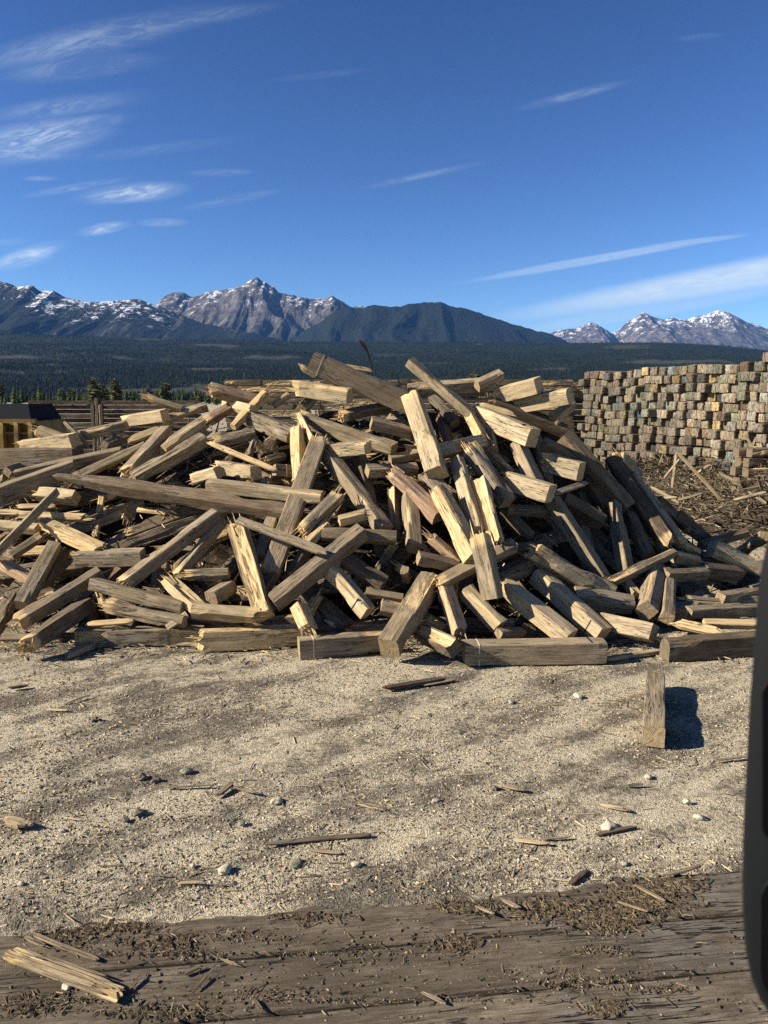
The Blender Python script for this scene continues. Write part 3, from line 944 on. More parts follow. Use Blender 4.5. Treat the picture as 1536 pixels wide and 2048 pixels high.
BEAMS = [
 # ---- left shoulder of the heap
 (52, 893, 150, 880, 32, .12, 'p', 'L', -0.07, 0.37, 'pale timber with a sawn dark end, alone at the upper left of the heap'),
 (-25, 918, 158, 914, 46, .12, 'd', '', .1, .1, 'wide dark timber in shade at the left edge below the bin'),
 (14, 944, 60, 930, 26, .6, 'g', '', .25, -.2, 'grey timber end in the shade at the left edge of the heap'),
 (78, 862, 128, 880, 26, .9, 'p', 'L', .05, .05, 'pale knotty block poking up behind the leftmost lit timber'),
 (131, 846, 176, 890, 9, .5, 'g', 'S', .2, .2, 'thin grey stick standing up at the upper left of the heap'),
 (155, 872, 254, 850, 25, .2, 'g', '', .1, .1, 'grey timber with a plain face below the far stacked boards'),
 (252, 842, 330, 830, 27, .12, 'p', 'L', -0.17, 0.27, 'pale timber with a jagged underside near the far boards'),
 (300, 796, 364, 818, 14, .6, 'g', 'L', .1, .1, 'small rounded grey log tilting up on the left skyline'),
 (334, 838, 414, 812, 27, .55, 'k', 'L', .1, .0, 'weathered log with a grey end on the left skyline'),
 (207, 890, 250, 876, 26, .5, 'g', '', .25, -.3, 'short grey stub seen end on at the upper left'),
 (262, 880, 348, 848, 16, .6, 'p', 'SF', .2, .1, 'pale splintered slab lying over the left shoulder'),
 (326, 900, 412, 842, 32, .55, 'p', '', .2, .1, 'orange lit timber with a square dark end on the left shoulder'),
 (256, 948, 336, 862, 38, .35, 'g', 'L', .25, .2, 'grey timber with a pale split edge leaning on the left shoulder'),
 (268, 958, 408, 878, 36, .45, 'k', '', .3, .2, 'long grey cracked timber rising to the right above the pointed tie'),
 (148, 958, 290, 892, 26, .6, 'p', 'L', .22, .12, 'long pale yellow timber with a crumbled lower end'),
 (33, 950, 244, 905, 28, .25, 'g', '', .16, .16, 'long straight timber with a bright top edge at the left'),
 (-30, 1000, 152, 936, 44, .15, 'g', '', .28, .26, 'thick grey timber that enters from the left edge of the heap'),
 (90, 950, 575, 1026, 42, .5, 'd', 'P', .35, .35, 'very long dark tie with a sharp pointed left end'),
 (205, 968, 560, 1004, 22, .6, 'd', '', .2, .2, 'long mossy timber lying just above the pointed tie'),
 (78, 988, 152, 996, 36, .6, 'p', 'L', .15, .15, 'splintery pale block under the pointed end of the long tie'),
 (-20, 1120, 114, 982, 19, .35, 'g', 'W', .55, .45, 'thin grey board leaning across the left edge of the heap'),
 (42, 1030, 170, 1036, 18, .7, 'p', 'FR', .2, .2, 'bright yellow broken slab at the left, lying level'),
 (36, 1013, 108, 1012, 11, .7, 'p', 'SF', .18, .18, 'short yellow sliver lying on the bright broken slab'),
 (-20, 1024, 38, 1025, 12, .7, 'p', 'SF', .2, .2, 'yellow sliver at the left edge of the heap'),
 (-20, 1048, 76, 1058, 30, .5, 'p', '', .1, .1, 'pale squared timber behind the leaning board'),
 (88, 1048, 200, 1100, 37, .5, 'p', 'RF', .25, .3, 'broken timber with a bright yellow torn end at the left'),
 (154, 1118, 286, 1113, 40, .25, 'b', '', .25, .25, 'level brown timber with a shaded front at the left'),
 (44, 1212, 110, 1092, 38, .7, 'g', '', .3, .2, 'short steep timber half in shade at the left'),
 (22, 1112, 78, 1076, 24, .6, 'b', 'R', .1, .1, 'stubby brown timber behind the leaning board'),
 (-10, 1118, 60, 1160, 30, .55, 'r', 'LF', .35, .3, 'orange broken timber end at the left edge'),
 (42, 1242, 200, 1145, 42, .45, 'b', 'L', .4, .2, 'stout brown timber slanting up from the lower left corner'),
 (185, 1168, 368, 1216, 34, .2, 'g', '', .35, .35, 'grey timber with a blunt square left end, lower left'),
 (222, 1212, 370, 1244, 36, .45, 'k', 'L', .42, .42, 'timber with peeling pale bark below the blunt grey one'),
 (334, 1256, 374, 1228, 16, .6, 'p', 'W', .55, .5, 'small pale slab leaning on the peeling timber'),
 (178, 1248, 264, 1242, 13, .6, 'p', 'SF', .5, .5, 'pale scrap lying on the level timber at the lower left'),
 (248, 1168, 434, 1028, 36, .35, 'b', 'L', .3, .25, 'long timber with a bright splintered edge slanting up to the right'),
 (358, 1150, 444, 1040, 32, .4, 'b', 'L', .1, .1, 'shaded timber with a pale torn edge beside the long slanting one'),
 (56, 1290, 175, 1210, 44, .3, 'd', 'L', .2, .1, 'dark timber in shade at the lower left corner'),
 (2, 1275, 60, 1274, 16, .6, 'g', 'W', .3, .3, 'grey flat slab on the ground at the lower left corner'),
 (338, 1164, 398, 1218, 38, .5, 'p', 'L', .4, .45, 'pale chunky timber end above the torn yellow one'),
 (386, 1220, 508, 1232, 40, .55, 'p', 'R', .5, .5, 'pale timber with a torn crumbly right end near the ground'),
 (92, 1168, 128, 1100, 30, .5, 'd', '', .05, .05, 'dark steep timber in the shade at the left'),
 # ---- upper left and crest
 (424, 780, 520, 806, 34, .45, 'r', 'L', .15, .1, 'reddish log split along its top on the skyline'),
 (452, 806, 508, 822, 27, .12, 'p', '', -0.07, 0.32, 'pale block beneath the reddish split log'),
 (416, 842, 468, 812, 28, .5, 'r', 'L', .12, .05, 'red rotten timber between two pale blocks'),
 (466, 854, 532, 788, 24, .5, 'p', 'RF', .25, .1, 'freshly split yellow slab pointing up to the right'),
 (496, 834, 586, 872, 40, .2, 'k', '', .2, .2, 'brown barky timber with a lit left end near the crest'),
 (548, 812, 578, 790, 18, .5, 'g', '', .1, .0, 'small grey stub on the crest left of the pale end'),
 (602, 820, 626, 796, 26, .85, 'b', '', .2, -.2, 'tilted square timber end below the bright top block'),
 (598, 776, 700, 792, 36, .12, 'p', 'L', 0.08, 0.52, 'bright yellow block with a dark right end near the top'),
 (622, 723, 818, 808, 46, .12, 'b', 'B', .3, .15, 'big brown timber with a pale strap, topmost on the heap'),
 (740, 758, 826, 800, 20, .4, 'g', '', .0, .0, 'grey timber edge just behind the topmost big timber'),
 (684, 732, 742, 741, 9, .7, 'p', 'SF', .0, .0, 'white splinter on the topmost big timber'),
 (602, 734, 634, 752, 14, .6, 'p', 'SF', .0, .0, 'splintered scrap behind the strapped end of the top timber'),
 (604, 838, 788, 900, 38, .35, 'g', 'L', .15, .15, 'long dark grey timber sloping down from the left of the crest'),
 (598, 965, 596, 862, 34, .6, 'p', 'RF', .4, .35, 'upright splintered post with fresh yellow shards'),
 (598, 828, 628, 886, 13, .6, 'p', 'SF', .35, .4, 'narrow split stick standing over the splintered post'),
 (648, 902, 736, 894, 30, .12, 'p', '', 0.23, 0.67, 'pale short timber lying level below the crest'),
 (642, 893, 770, 1060, 40, .55, 'g', 'L', .3, .3, 'long timber with pale torn patches sloping down to the right'),
 (636, 888, 540, 1150, 42, .85, 'b', 'L', .45, .35, 'long lit timber leaning down to the left, centre left'),
 (432, 882, 510, 868, 34, .6, 'k', 'L', .2, .2, 'rough barky grey log above the pale sliver'),
 (420, 886, 550, 940, 11, .6, 'p', 'SF', .4, .4, 'long thin bright sliver lying diagonally'),
 (444, 935, 512, 946, 32, .12, 'p', 'L', 0.03, 0.47, 'pale block below the long bright sliver'),
 (390, 958, 440, 944, 30, .12, 'p', 'L', 0.03, 0.47, 'pale barky block left of the one below the sliver'),
 (537, 888, 556, 872, 30, .6, 'g', '', .35, -.5, 'square grey timber end facing out, tilted, centre left'),
 (497, 915, 509, 878, 18, .6, 'k', '', .15, .1, 'short grey post standing under the barky brown timber'),
 (548, 942, 592, 946, 32, .8, 'g', 'B', .3, .1, 'dim block with a pale strap beside the splintered post'),
 (532, 922, 568, 912, 20, .6, 'g', 'L', .15, .0, 'small grey stub above the strapped dim block'),
 (528, 966, 566, 968, 24, .4, 'g', '', .3, -.2, 'grey stub end under the strapped dim block'),
 (630, 970, 662, 968, 26, .3, 'd', '', .2, -.2, 'dark stub end right of the long leaning lit timber'),
 (684, 832, 780, 814, 28, .4, 'd', 'L', .1, .05, 'dark weathered log below the topmost timber'),
 (742, 846, 822, 866, 30, .3, 'b', '', .3, .05, 'timber with a pale square end below the topmost one'),
 (734, 942, 832, 938, 32, .45, 'b', '', .35, .15, 'timber with a pale square end, centre of the heap'),
 (716, 908, 738, 1010, 36, .5, 'd', '', .05, .15, 'upright dark timber in shade left of centre'),
 (780, 920, 850, 905, 24, .4, 'b', '', .05, .05, 'brown timber in shade below the standing lit one'),
 # ---- crest right of the middle
 (818, 723, 942, 828, 27, .6, 'g', '', .25, .3, 'long slim timber jutting up right of the topmost one'),
 (936, 822, 962, 872, 28, .6, 'p', 'RF', .28, .3, 'torn splintered end at the foot of the slim jutting timber'),
 (815, 782, 988, 768, 32, .25, 'b', '', .0, .0, 'level brown timber along the skyline right of the summit'),
 (954, 772, 1002, 750, 30, .5, 'b', '', .15, .0, 'short timber tilting up on the skyline'),
 (996, 790, 1078, 770, 36, .12, 'p', 'L', -0.02, 0.37, 'pale rounded timber with a dark right end on the right skyline'),
 (1036, 810, 1140, 792, 37, .12, 'p', '', 0.08, 0.47, 'bright yellow timber with a dark right end, right skyline'),
 (1106, 838, 1142, 808, 32, .6, 'b', '', .25, .0, 'small timber tilting up below the bright right skyline one'),
 (826, 804, 874, 948, 44, .85, 'p', 'L', .45, .5, 'upright lit timber with a shadow stripe and bright split edge'),
 (866, 798, 910, 848, 28, .3, 'd', '', .1, .1, 'dark timber with a pale tip behind the upright lit one'),
 (880, 830, 905, 905, 26, .5, 'd', '', .0, .0, 'steep dark timber right of the upright lit one'),
 (952, 828, 1066, 876, 44, .12, 'p', 'D', 0.13, 0.62, 'broad lit timber with a dark strap near its right end'),
 (958, 810, 1022, 828, 14, .6, 'p', 'SF', .3, .3, 'bright splinters lying on the broad strapped timber'),
 (988, 806, 1130, 862, 36, .4, 'd', '', .1, .12, 'long dark timber sloping behind the broad strapped one'),
 (874, 904, 968, 884, 36, .75, 'b', '', .3, .25, 'mid brown timber crossing below the slim jutting one'),
 (978, 856, 984, 902, 30, .7, 'g', '', .1, .2, 'grey stub hanging under the broad strapped timber'),
 (940, 898, 1014, 1006, 42, .55, 'k', 'L', .35, .4, 'barky lit log sloping down right, right of centre'),
 (916, 922, 954, 1062, 38, .6, 'p', '', .4, .45, 'lit timber with a dark right side, left of the barky log'),
 (960, 962, 990, 1082, 38, .75, 'p', 'R', .5, .55, 'bright yellow timber standing beside the barky log'),
 (858, 950, 950, 1080, 40, .4, 'b', '', .3, .25, 'timber with a lit top corner behind the broad split one'),
 (880, 990, 948, 1118, 50, .6, 'p', 'LF', .55, .5, 'broad timber with a bright ragged left edge, centre'),
 (786, 948, 878, 1034, 44, .5, 'r', 'L', .35, .35, 'dark reddish barky timber sloping to the right, centre'),
 (1034, 888, 1074, 972, 38, .6, 'b', '', .3, .35, 'brown timber hanging steeply under the broad strapped one'),
 (1010, 960, 1102, 988, 42, .12, 'p', 'L', 0.28, 0.72, 'bright broken block with a dark rounded right end'),
 (1094, 925, 1162, 944, 44, .12, 'p', 'L', 0.18, 0.62, 'chunky lit block with a dark right end, right shoulder'),
 (1086, 888, 1160, 922, 32, .6, 'b', '', .2, .2, 'brown timber just above the chunky lit block'),
 (1112, 986, 1170, 966, 12, .6, 'b', 'S', .5, .5, 'thin brown stick pointing right below the chunky block'),
 (964, 895, 1024, 948, 28, .6, 'b', '', .1, .1, 'dim timber behind the barky lit log'),
 (788, 975, 790, 1072, 32, .5, 'd', '', .1, .1, 'upright dark timber in shade, centre'),
 (818, 992, 828, 1098, 38, .3, 'g', '', .25, .25, 'upright timber with one bright strip, centre'),
 # ---- right flank
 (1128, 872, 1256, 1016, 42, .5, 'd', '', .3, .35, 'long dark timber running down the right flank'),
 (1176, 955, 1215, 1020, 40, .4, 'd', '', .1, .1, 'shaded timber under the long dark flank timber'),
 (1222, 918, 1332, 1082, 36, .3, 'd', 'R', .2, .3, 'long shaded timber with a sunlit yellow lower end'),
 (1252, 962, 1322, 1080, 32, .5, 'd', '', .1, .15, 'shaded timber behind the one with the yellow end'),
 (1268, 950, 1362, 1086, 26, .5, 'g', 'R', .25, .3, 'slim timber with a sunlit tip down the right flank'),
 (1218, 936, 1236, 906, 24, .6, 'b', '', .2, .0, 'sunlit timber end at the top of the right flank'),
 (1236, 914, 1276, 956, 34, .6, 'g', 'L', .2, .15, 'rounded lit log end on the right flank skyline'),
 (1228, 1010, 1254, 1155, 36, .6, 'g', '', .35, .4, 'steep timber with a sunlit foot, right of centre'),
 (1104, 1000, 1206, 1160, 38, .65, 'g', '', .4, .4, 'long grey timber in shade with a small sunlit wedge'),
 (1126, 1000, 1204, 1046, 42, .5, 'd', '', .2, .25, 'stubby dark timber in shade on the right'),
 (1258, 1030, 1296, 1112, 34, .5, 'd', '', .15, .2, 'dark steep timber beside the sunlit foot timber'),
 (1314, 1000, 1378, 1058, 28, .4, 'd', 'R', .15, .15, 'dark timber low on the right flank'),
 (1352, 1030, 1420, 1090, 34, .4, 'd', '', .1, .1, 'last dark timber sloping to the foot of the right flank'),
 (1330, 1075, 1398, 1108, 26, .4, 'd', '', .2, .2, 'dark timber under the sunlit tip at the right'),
 (1210, 1168, 1346, 1105, 26, .6, 'g', 'L', .6, .6, 'slim timber with a lit top crossing the right foot of the heap'),
 (1346, 1112, 1402, 1126, 30, .3, 'g', '', .45, .45, 'short grey timber right of the slim crossing one'),
 (1328, 1150, 1410, 1146, 34, .45, 'g', '', .6, .55, 'greenish grey timber lying level at the right'),
 (1404, 1140, 1478, 1148, 36, .35, 'd', '', .3, .3, 'dark timber behind the level greenish one'),
 (1422, 1098, 1534, 1146, 44, .75, 'p', '', .55, .6, 'bright yellow timber sloping toward the vehicle mirror'),
 (1478, 1108, 1530, 1072, 30, .5, 'g', '', .2, .1, 'grey timber leaning up at the far right'),
 (1400, 1092, 1492, 1066, 24, .5, 'd', '', .1, .1, 'flat dark timber at the far right'),
 (1292, 1222, 1312, 1136, 50, .4, 'b', '', .7, .25, 'short timber with its square end pointing out, right'),
 (1334, 1236, 1338, 1160, 34, .3, 'g', '', .65, .3, 'small upright timber beside the outward pointing one'),
 (1250, 1160, 1272, 1190, 26, .6, 'b', '', .45, .45, 'stub under the slim crossing timber'),
 (1066, 1106, 1222, 1192, 48, .35, 'k', 'L', .55, .55, 'thick weathered timber sloping right, lower right'),
 (1148, 1192, 1264, 1210, 46, .5, 'b', '', .55, .6, 'lit stout timber end under the thick weathered one'),
 (1074, 1150, 1206, 1270, 50, .65, 'p', 'D', .45, .0, 'long lit timber with a dark strap sloping to the ground'),
 (1008, 1174, 1140, 1276, 50, .6, 'p', 'L', .45, .0, 'broad pale timber sloping to the long ground timber'),
 (932, 1180, 1000, 1252, 46, .45, 'p', '', .5, .5, 'timber with a lit left face and dark pointed end'),
 (960, 1078, 986, 1198, 46, .72, 'g', 'L', .85, .8, 'short greyish timber propped upright, front of the heap'),
 (882, 1166, 1028, 1090, 36, .6, 'g', 'L', .65, .6, 'timber passing behind the upright front timber'),
 (778, 1296, 862, 1158, 58, .62, 'g', '', .12, .3, 'big grey timber leaning with its foot on the ground, centre'),
 (888, 1178, 916, 1262, 44, .5, 'r', 'LRF', .55, .6, 'orange torn chunk right of the big leaning timber'),
 (836, 1116, 914, 1134, 34, .4, 'b', '', .5, .5, 'brown block with a square left end above the big leaning timber'),
 (866, 1076, 918, 1122, 30, .55, 'r', 'LF', .5, .5, 'orange splintered chunk above the square brown block'),
 (808, 1140, 814, 1160, 26, .6, 'g', '', .55, .0, 'small stub end left of the square brown block'),
 (762, 1212, 806, 1222, 38, .75, 'b', '', .5, .4, 'pale orange timber end left of the big leaning timber'),
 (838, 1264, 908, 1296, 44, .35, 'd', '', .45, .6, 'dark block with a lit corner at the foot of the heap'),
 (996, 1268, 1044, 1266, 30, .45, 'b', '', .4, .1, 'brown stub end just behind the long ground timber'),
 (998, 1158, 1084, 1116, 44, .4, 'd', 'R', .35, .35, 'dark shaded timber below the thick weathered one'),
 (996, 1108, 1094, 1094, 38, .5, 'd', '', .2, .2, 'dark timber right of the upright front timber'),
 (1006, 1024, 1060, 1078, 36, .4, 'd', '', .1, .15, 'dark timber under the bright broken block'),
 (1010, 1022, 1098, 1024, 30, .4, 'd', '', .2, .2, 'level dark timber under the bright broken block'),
 (1204, 1244, 1308, 1266, 42, .85, 'b', '', .45, .5, 'lit timber lying low with a dark right end'),
 (1352, 1246, 1442, 1266, 22, .6, 'p', 'SF', .4, .4, 'bright yellow split slab near the ground at the right'),
 (1408, 1246, 1520, 1248, 26, .6, 'p', 'F', .4, .4, 'pale slab lying beside the bright split one'),
 (1376, 1226, 1520, 1218, 32, .35, 'g', '', .35, .35, 'level grey timber with a lit left end, far right'),
 (1440, 1196, 1520, 1184, 30, .4, 'b', '', .2, .2, 'brown timber with an orange end above the level grey one'),
 (1372, 1200, 1438, 1206, 20, .5, 'b', 'L', .2, .2, 'short brown piece in shade at the far right'),
 (1312, 1276, 1342, 1284, 9, .6, 'p', 'SF', .3, .3, 'small bright scrap by the right ground timber'),
 # ---- lower middle
 (416, 970, 644, 996, 31, .25, 'g', '', .42, .42, 'straight level timber with a plain pale face, centre left'),
 (476, 1056, 528, 1232, 46, .78, 'p', 'L', .55, .45, 'tall pale timber with a splintered left edge, lower left of centre'),
 (476, 1040, 648, 1104, 19, .6, 'g', 'WR', .75, .7, 'thin grey board lying across two timbers, centre left'),
 (546, 1206, 726, 1062, 46, .5, 'b', '', .5, .55, 'stout timber with an orange lit top rising to the right'),
 (608, 1062, 676, 994, 38, .6, 'k', 'LR', .45, .45, 'rotten furrowed grey chunk above the stout orange topped timber'),
 (678, 1042, 724, 1030, 26, .6, 'p', 'RF', .5, .5, 'yellow crumbly stub right of the rotten chunk'),
 (644, 1068, 792, 1076, 32, .75, 'b', '', .4, .4, 'level timber with a pale face behind the stout slanting one'),
 (612, 1092, 652, 1052, 26, .6, 'p', 'RF', .45, .4, 'torn yellow end under the thin grey board'),
 (520, 1115, 548, 1030, 34, .7, 'b', '', .3, .2, 'brown timber passing under the thin grey board'),
 (658, 1136, 736, 1226, 42, .6, 'p', 'D', .5, .5, 'pale timber with a saw cut near its foot'),
 (596, 1212, 616, 1256, 38, .6, 'p', 'RF', .75, .75, 'yellow crumbly stub standing on the ground timbers'),
 (422, 1196, 462, 1172, 38, .3, 'g', '', .5, .1, 'short dark stub with a lit left edge, lower left'),
 (378, 1152, 458, 1146, 28, .6, 'k', 'L', .35, .35, 'weathered hollow chunk left of the tall pale timber'),
 (574, 1160, 614, 1100, 30, .4, 'd', '', .2, .2, 'dark timber in shade behind the stout slanting one'),
 (688, 1118, 768, 1168, 40, .4, 'd', '', .35, .4, 'dark timber with a sunlit corner, centre'),
 (732, 1184, 806, 1196, 18, .6, 'b', '', .45, .45, 'low brown timber left of the pale orange end'),
 (556, 1140, 520, 1190, 36, .5, 'd', '', .3, .3, 'shaded foot of a timber beside the tall pale one'),
]
for bm_ in BEAMS:
    beam(*bm_)

# ground timbers: the bottom front edge is given in the picture
def ground_timber(x1, y1, x2, y2, h, wd, kind, flags, label, lift=0.0):
    A, B = ground_pt(x1, y1, lift), ground_pt(x2, y2, lift)
    a = (B - A).normalized()
    back = Vector((-a.y, a.x, 0)).normalized()
    if back.y < 0: back = -back
    off = back * (wd / 2) + Vector((0, 0, h / 2))
    put_timber(A + off, B + off, Vector((0, 0, 1)), wd, h, kind, flags, label, 'timber', 'timber', 'timbers lying flat on the ground along the front of the pile')


ground_timber(149, 1294, 402, 1292, .165, .17, 'g', '', 'long plain timber lying on the ground at the lower left')
ground_timber(404, 1304, 630, 1294, .20, .17, 'p', 'LF', 'ground timber with a splintered yellow left end and side')
ground_timber(626, 1278, 780, 1274, .14, .2, 'b', '', 'low timber lying behind the ground timber with the pale strap')
ground_timber(600, 1320, 772, 1306, .19, .15, 'b', 'B', 'ground timber with a pale strap at its left end')
ground_timber(930, 1333, 1214, 1328, .20, .19, 'g', 'BD', 'long grey ground timber marked across at both ends')
ground_timber(1338, 1325, 1530, 1312, .20, .17, 'd', '', 'dark brown ground timber at the right by the mirror')
# the lone block on the ground in front of the heap, pointing away from the camera
A, B = ground_pt(1306, 1494), ground_pt(1309, 1378)
a = (B - A).normalized()
lone = put_timber(A + Vector((0, 0, .075)), B + Vector((0, 0, .075)), Vector((0, 0, 1)), .152, .15, 'g', '', 'short cracked timber lying alone on the ground before the heap', 'timber', 'timber', None)

# small bits lying at the foot of the heap
def stick(x1, y1, x2, y2, th, kind, label, name='stick', cat='stick', group='sticks and splinters scattered on the ground', flags='S', z=0.0, flat=0.5):
    A, B = ground_pt(x1, y1, z), ground_pt(x2, y2, z)
    Tm = th / F * A.y * 0.85
    z0 = max(0.006, Tm * flat * 0.5)
    put_timber(A + Vector((0, 0, z0)), B + Vector((0, 0, z0 + 0.004)), Vector((0, 0.05, 1)), Tm * 1.3, max(0.006, Tm * flat), kind, flags, label, name, cat, group)

stick(138, 1316, 186, 1296, 20, 'b', 'torn brown chunk on the ground before the level left timber', 'splinter', 'splinter', flat=0.8)
stick(1210, 1322, 1324, 1306, 13, 'p', 'pale split stick lying between the two right ground timbers', flat=0.7)
stick(640, 1226, 664, 1196, 8, 'p', 'small upright shard behind the crumbly yellow stub', 'splinter', 'splinter')

# the thin black strip standing up behind the top timber
P = [at(*q, 10.2) for q in ((745, 790), (746, 756), (742, 725), (734, 702), (727, 690), (721, 681))]
Wd = (0.004, 0.006, 0.008, 0.018, 0.032, 0.022)
V, Fc = [], []
for p_, w_ in zip(P, Wd):
    for dx, dy in ((-1, -.4), (1, -.4), (1, .4), (-1, .4)):
        V.append((p_.x + dx * w_, p_.y + dy * w_, p_.z))
for q in range(len(P) - 1):
    for k in range(4):
        Fc.append((q * 4 + k, q * 4 + (k + 1) % 4, q * 4 + 4 + (k + 1) % 4, q * 4 + 4 + k))
Fc += [(3, 2, 1, 0), tuple(range(len(V) - 4, len(V)))]
tag(link('strip', mesh_from('strip', V, Fc, [M['darkbar']])), 'thin black strip bending up from behind the topmost timber', 'strip')

# timbers half hidden in the gaps
def filler(X, Y, dz, L, az, kind, wdt):
    z = float(heap_z(X, Y)) - dz
    e = 0.15
    gx = (float(heap_z(X + e, Y)) - float(heap_z(X - e, Y))) / (2 * e)
    gy = (float(heap_z(X, Y + e)) - float(heap_z(X, Y - e))) / (2 * e)
    a = Vector((math.cos(az), math.sin(az), 0)); a.z = a.x * gx + a.y * gy
    a.normalize()
    n = Vector((-gx, -gy, 1)).normalized()
    roll = RNG.uniform(-0.8, 0.8)
    n = Matrix.Rotation(roll, 3, a) @ n
    c = Vector((X, Y, z))
    P1, P2 = c - a * L / 2, c + a * L / 2
    for p_ in (P1, P2):
        p_.z = max(p_.z, wdt * 0.7)
    return P1, P2, n


used = set()
def neighbour(P1, P2):
    m_ = (P1 + P2) / 2
    px = 768 + F * m_.x / (m_.y * math.cos(PITCH) - (m_.z - EYE) * math.sin(PITCH))
    cyv = (m_.y * math.sin(PITCH) + (m_.z - EYE) * math.cos(PITCH)) / (m_.y * math.cos(PITCH) - (m_.z - EYE) * math.sin(PITCH))
    py = 1024 - F * cyv
    cand = sorted(placed, key=lambda q: (q[0] - px) ** 2 + (q[1] - py) ** 2)
    for q in cand:
        if len(q[2].split()) <= 11 and q[2] not in used:
            used.add(q[2])
            return q[2], px, py
    return None, px, py


nf = 0
for X, Y in [(x, y) for y in (7.75, 8.2, 8.7, 9.2, 9.7, 10.15) for x in np.arange(-5.2, 5.3, 0.66)]:
    X, Y = X + RNG.uniform(-.25, .25), Y + RNG.uniform(-.2, .2)
    if float(heap_z(X, Y)) < 0.12:
        continue
    wdt = RNG.uniform(.13, .19)
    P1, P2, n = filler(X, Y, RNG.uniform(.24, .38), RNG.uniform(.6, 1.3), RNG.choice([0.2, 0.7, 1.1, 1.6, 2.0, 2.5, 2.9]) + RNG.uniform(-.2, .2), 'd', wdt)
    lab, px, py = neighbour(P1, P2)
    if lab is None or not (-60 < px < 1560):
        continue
    kind = RNG.choice(['d', 'd', 'd', 'b', 'k', 'g'])  # mostly the dark wood: shade in the gaps put into the colour
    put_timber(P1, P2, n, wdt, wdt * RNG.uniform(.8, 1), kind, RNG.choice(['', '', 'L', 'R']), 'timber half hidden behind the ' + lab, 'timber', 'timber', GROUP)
    nf += 1

# smaller broken pieces wedged between the timbers
used.clear()
for X, Y in [(x, y) for y in (7.7, 8.1, 8.55, 9.0, 9.5, 10.0) for x in np.arange(-5.2, 5.2, 0.55)]:
    X, Y = X + RNG.uniform(-.25, .25), Y + RNG.uniform(-.2, .2)
    if float(heap_z(X, Y)) < 0.1:
        continue
    wdt = RNG.uniform(.05, .11)
    P1, P2, n = filler(X, Y, RNG.uniform(.08, .24), RNG.uniform(.22, .62), RNG.uniform(0, 3.14), 'p', wdt)
    tw = RNG.uniform(-.12, .12)
    P1.z = max(P1.z - tw, wdt * .6); P2.z = max(P2.z + tw, wdt * .6)
    lab, px, py = neighbour(P1, P2)
    if lab is None or not (-40 < px < 1540):
        continue
    kind = RNG.choice(['p', 'p', 'k', 'b', 'g', 'k', 'd', 'r'])
    put_timber(P1, P2, n, wdt, wdt * RNG.uniform(.45, .9), kind, RNG.choice(['LF', 'RF', 'LR', 'LRF', 'R', 'S']), 'small broken piece by the ' + lab, 'broken_piece', 'wood scrap', 'small broken pieces wedged in the pile')

# the added core under the timbers, coloured dark as the shade in the gaps
mound_m, t, b = new_mat('broken_wood_gap_shade')
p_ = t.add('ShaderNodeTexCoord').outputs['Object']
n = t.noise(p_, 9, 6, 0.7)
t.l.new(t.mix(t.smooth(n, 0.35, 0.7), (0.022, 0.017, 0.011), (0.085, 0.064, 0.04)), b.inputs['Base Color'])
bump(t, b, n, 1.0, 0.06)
gx_, gy_ = np.linspace(-7.5, 6.2, 200), np.linspace(7.3, 13.2, 90)
A_, B_ = np.meshgrid(gx_, gy_, indexing='ij')
Zm = heap_z(A_, B_) - 0.55 + 0.3 * np.clip((B_ - 9.1) / .9, 0, 1) + (fbm(A_ * 3, B_ * 3, seed=44) - 0.5) * 0.35
Zm = np.maximum(Zm, -0.05)
tag(link('gap_shade_mound', mesh_from('gap_shade_mound', np.stack([A_.ravel(), B_.ravel(), Zm.ravel()], 1), grid_faces(200, 90), [mound_m], smooth=True)),
    'core under the heaped timbers, coloured dark for the shade in the gaps', 'rubble', kind='stuff')


# ---- loose splinters in masses
def splinter_mass(name, P, L, R, dirs, mat, tint, label, cat='debris'):
    """many thin tapered three-sided splinters as one mesh"""
    n = len(P)
    D = dirs / np.linalg.norm(dirs, axis=1, keepdims=True)
    up = np.tile(np.array([0.13, 0.21, 1.0]), (n, 1)) + RNG.normal(0, .3, (n, 3))
    S = np.cross(D, up); S /= np.linalg.norm(S, axis=1, keepdims=True)
    U = np.cross(S, D)
    V = np.zeros((n, 8, 3))
    hl = (L / 2)[:, None]
    r = R[:, None]
    for k, (e, sy, sz) in enumerate(((-1, -1, -.4), (-1, 1, -.4), (-1, .2, .5), (.55, -.8, -.4), (.55, .8, -.4), (.55, 0, .5), (1, .3, 0), (-1.06, 0.1, 0))):
        V[:, k] = P + D * hl * e + S * r * sy + U * r * sz
    fl = np.array([(0, 1, 4), (0, 4, 3), (1, 2, 5), (1, 5, 4), (2, 0, 3), (2, 3, 5), (3, 4, 6), (4, 5, 6), (5, 3, 6), (1, 0, 7), (2, 1, 7), (0, 2, 7)])
    faces = (np.arange(n)[:, None, None] * 8 + fl[None]).reshape(-1, 3)
    tv = np.repeat(np.concatenate([tint, np.ones((n, 1))], 1), 8, 0)
    return tag(link(name, mesh_from(name, V.reshape(-1, 3), faces, [mat], attrs={'tint': tv})), label, cat, kind='stuff')


chip_m, t, b = new_mat('loose_wood')
a_ = t.add('ShaderNodeAttribute', attribute_name='tint').outputs['Color']
n = t.noise(t.add('ShaderNodeTexCoord').outputs['Object'], 60, 3)
t.l.new(t.mix(t.smooth(n, 0.35, 0.65, 0, .45), a_, (0.05, 0.038, 0.024)), b.inputs['Base Color'])

def wood_tint(n, pale=0.4):
    c = np.where(RNG.random((n, 1)) < pale, np.array([[0.50, 0.39, 0.22]]), np.array([[0.19, 0.145, 0.09]]))
    return c * RNG.uniform(0.55, 1.2, (n, 1))


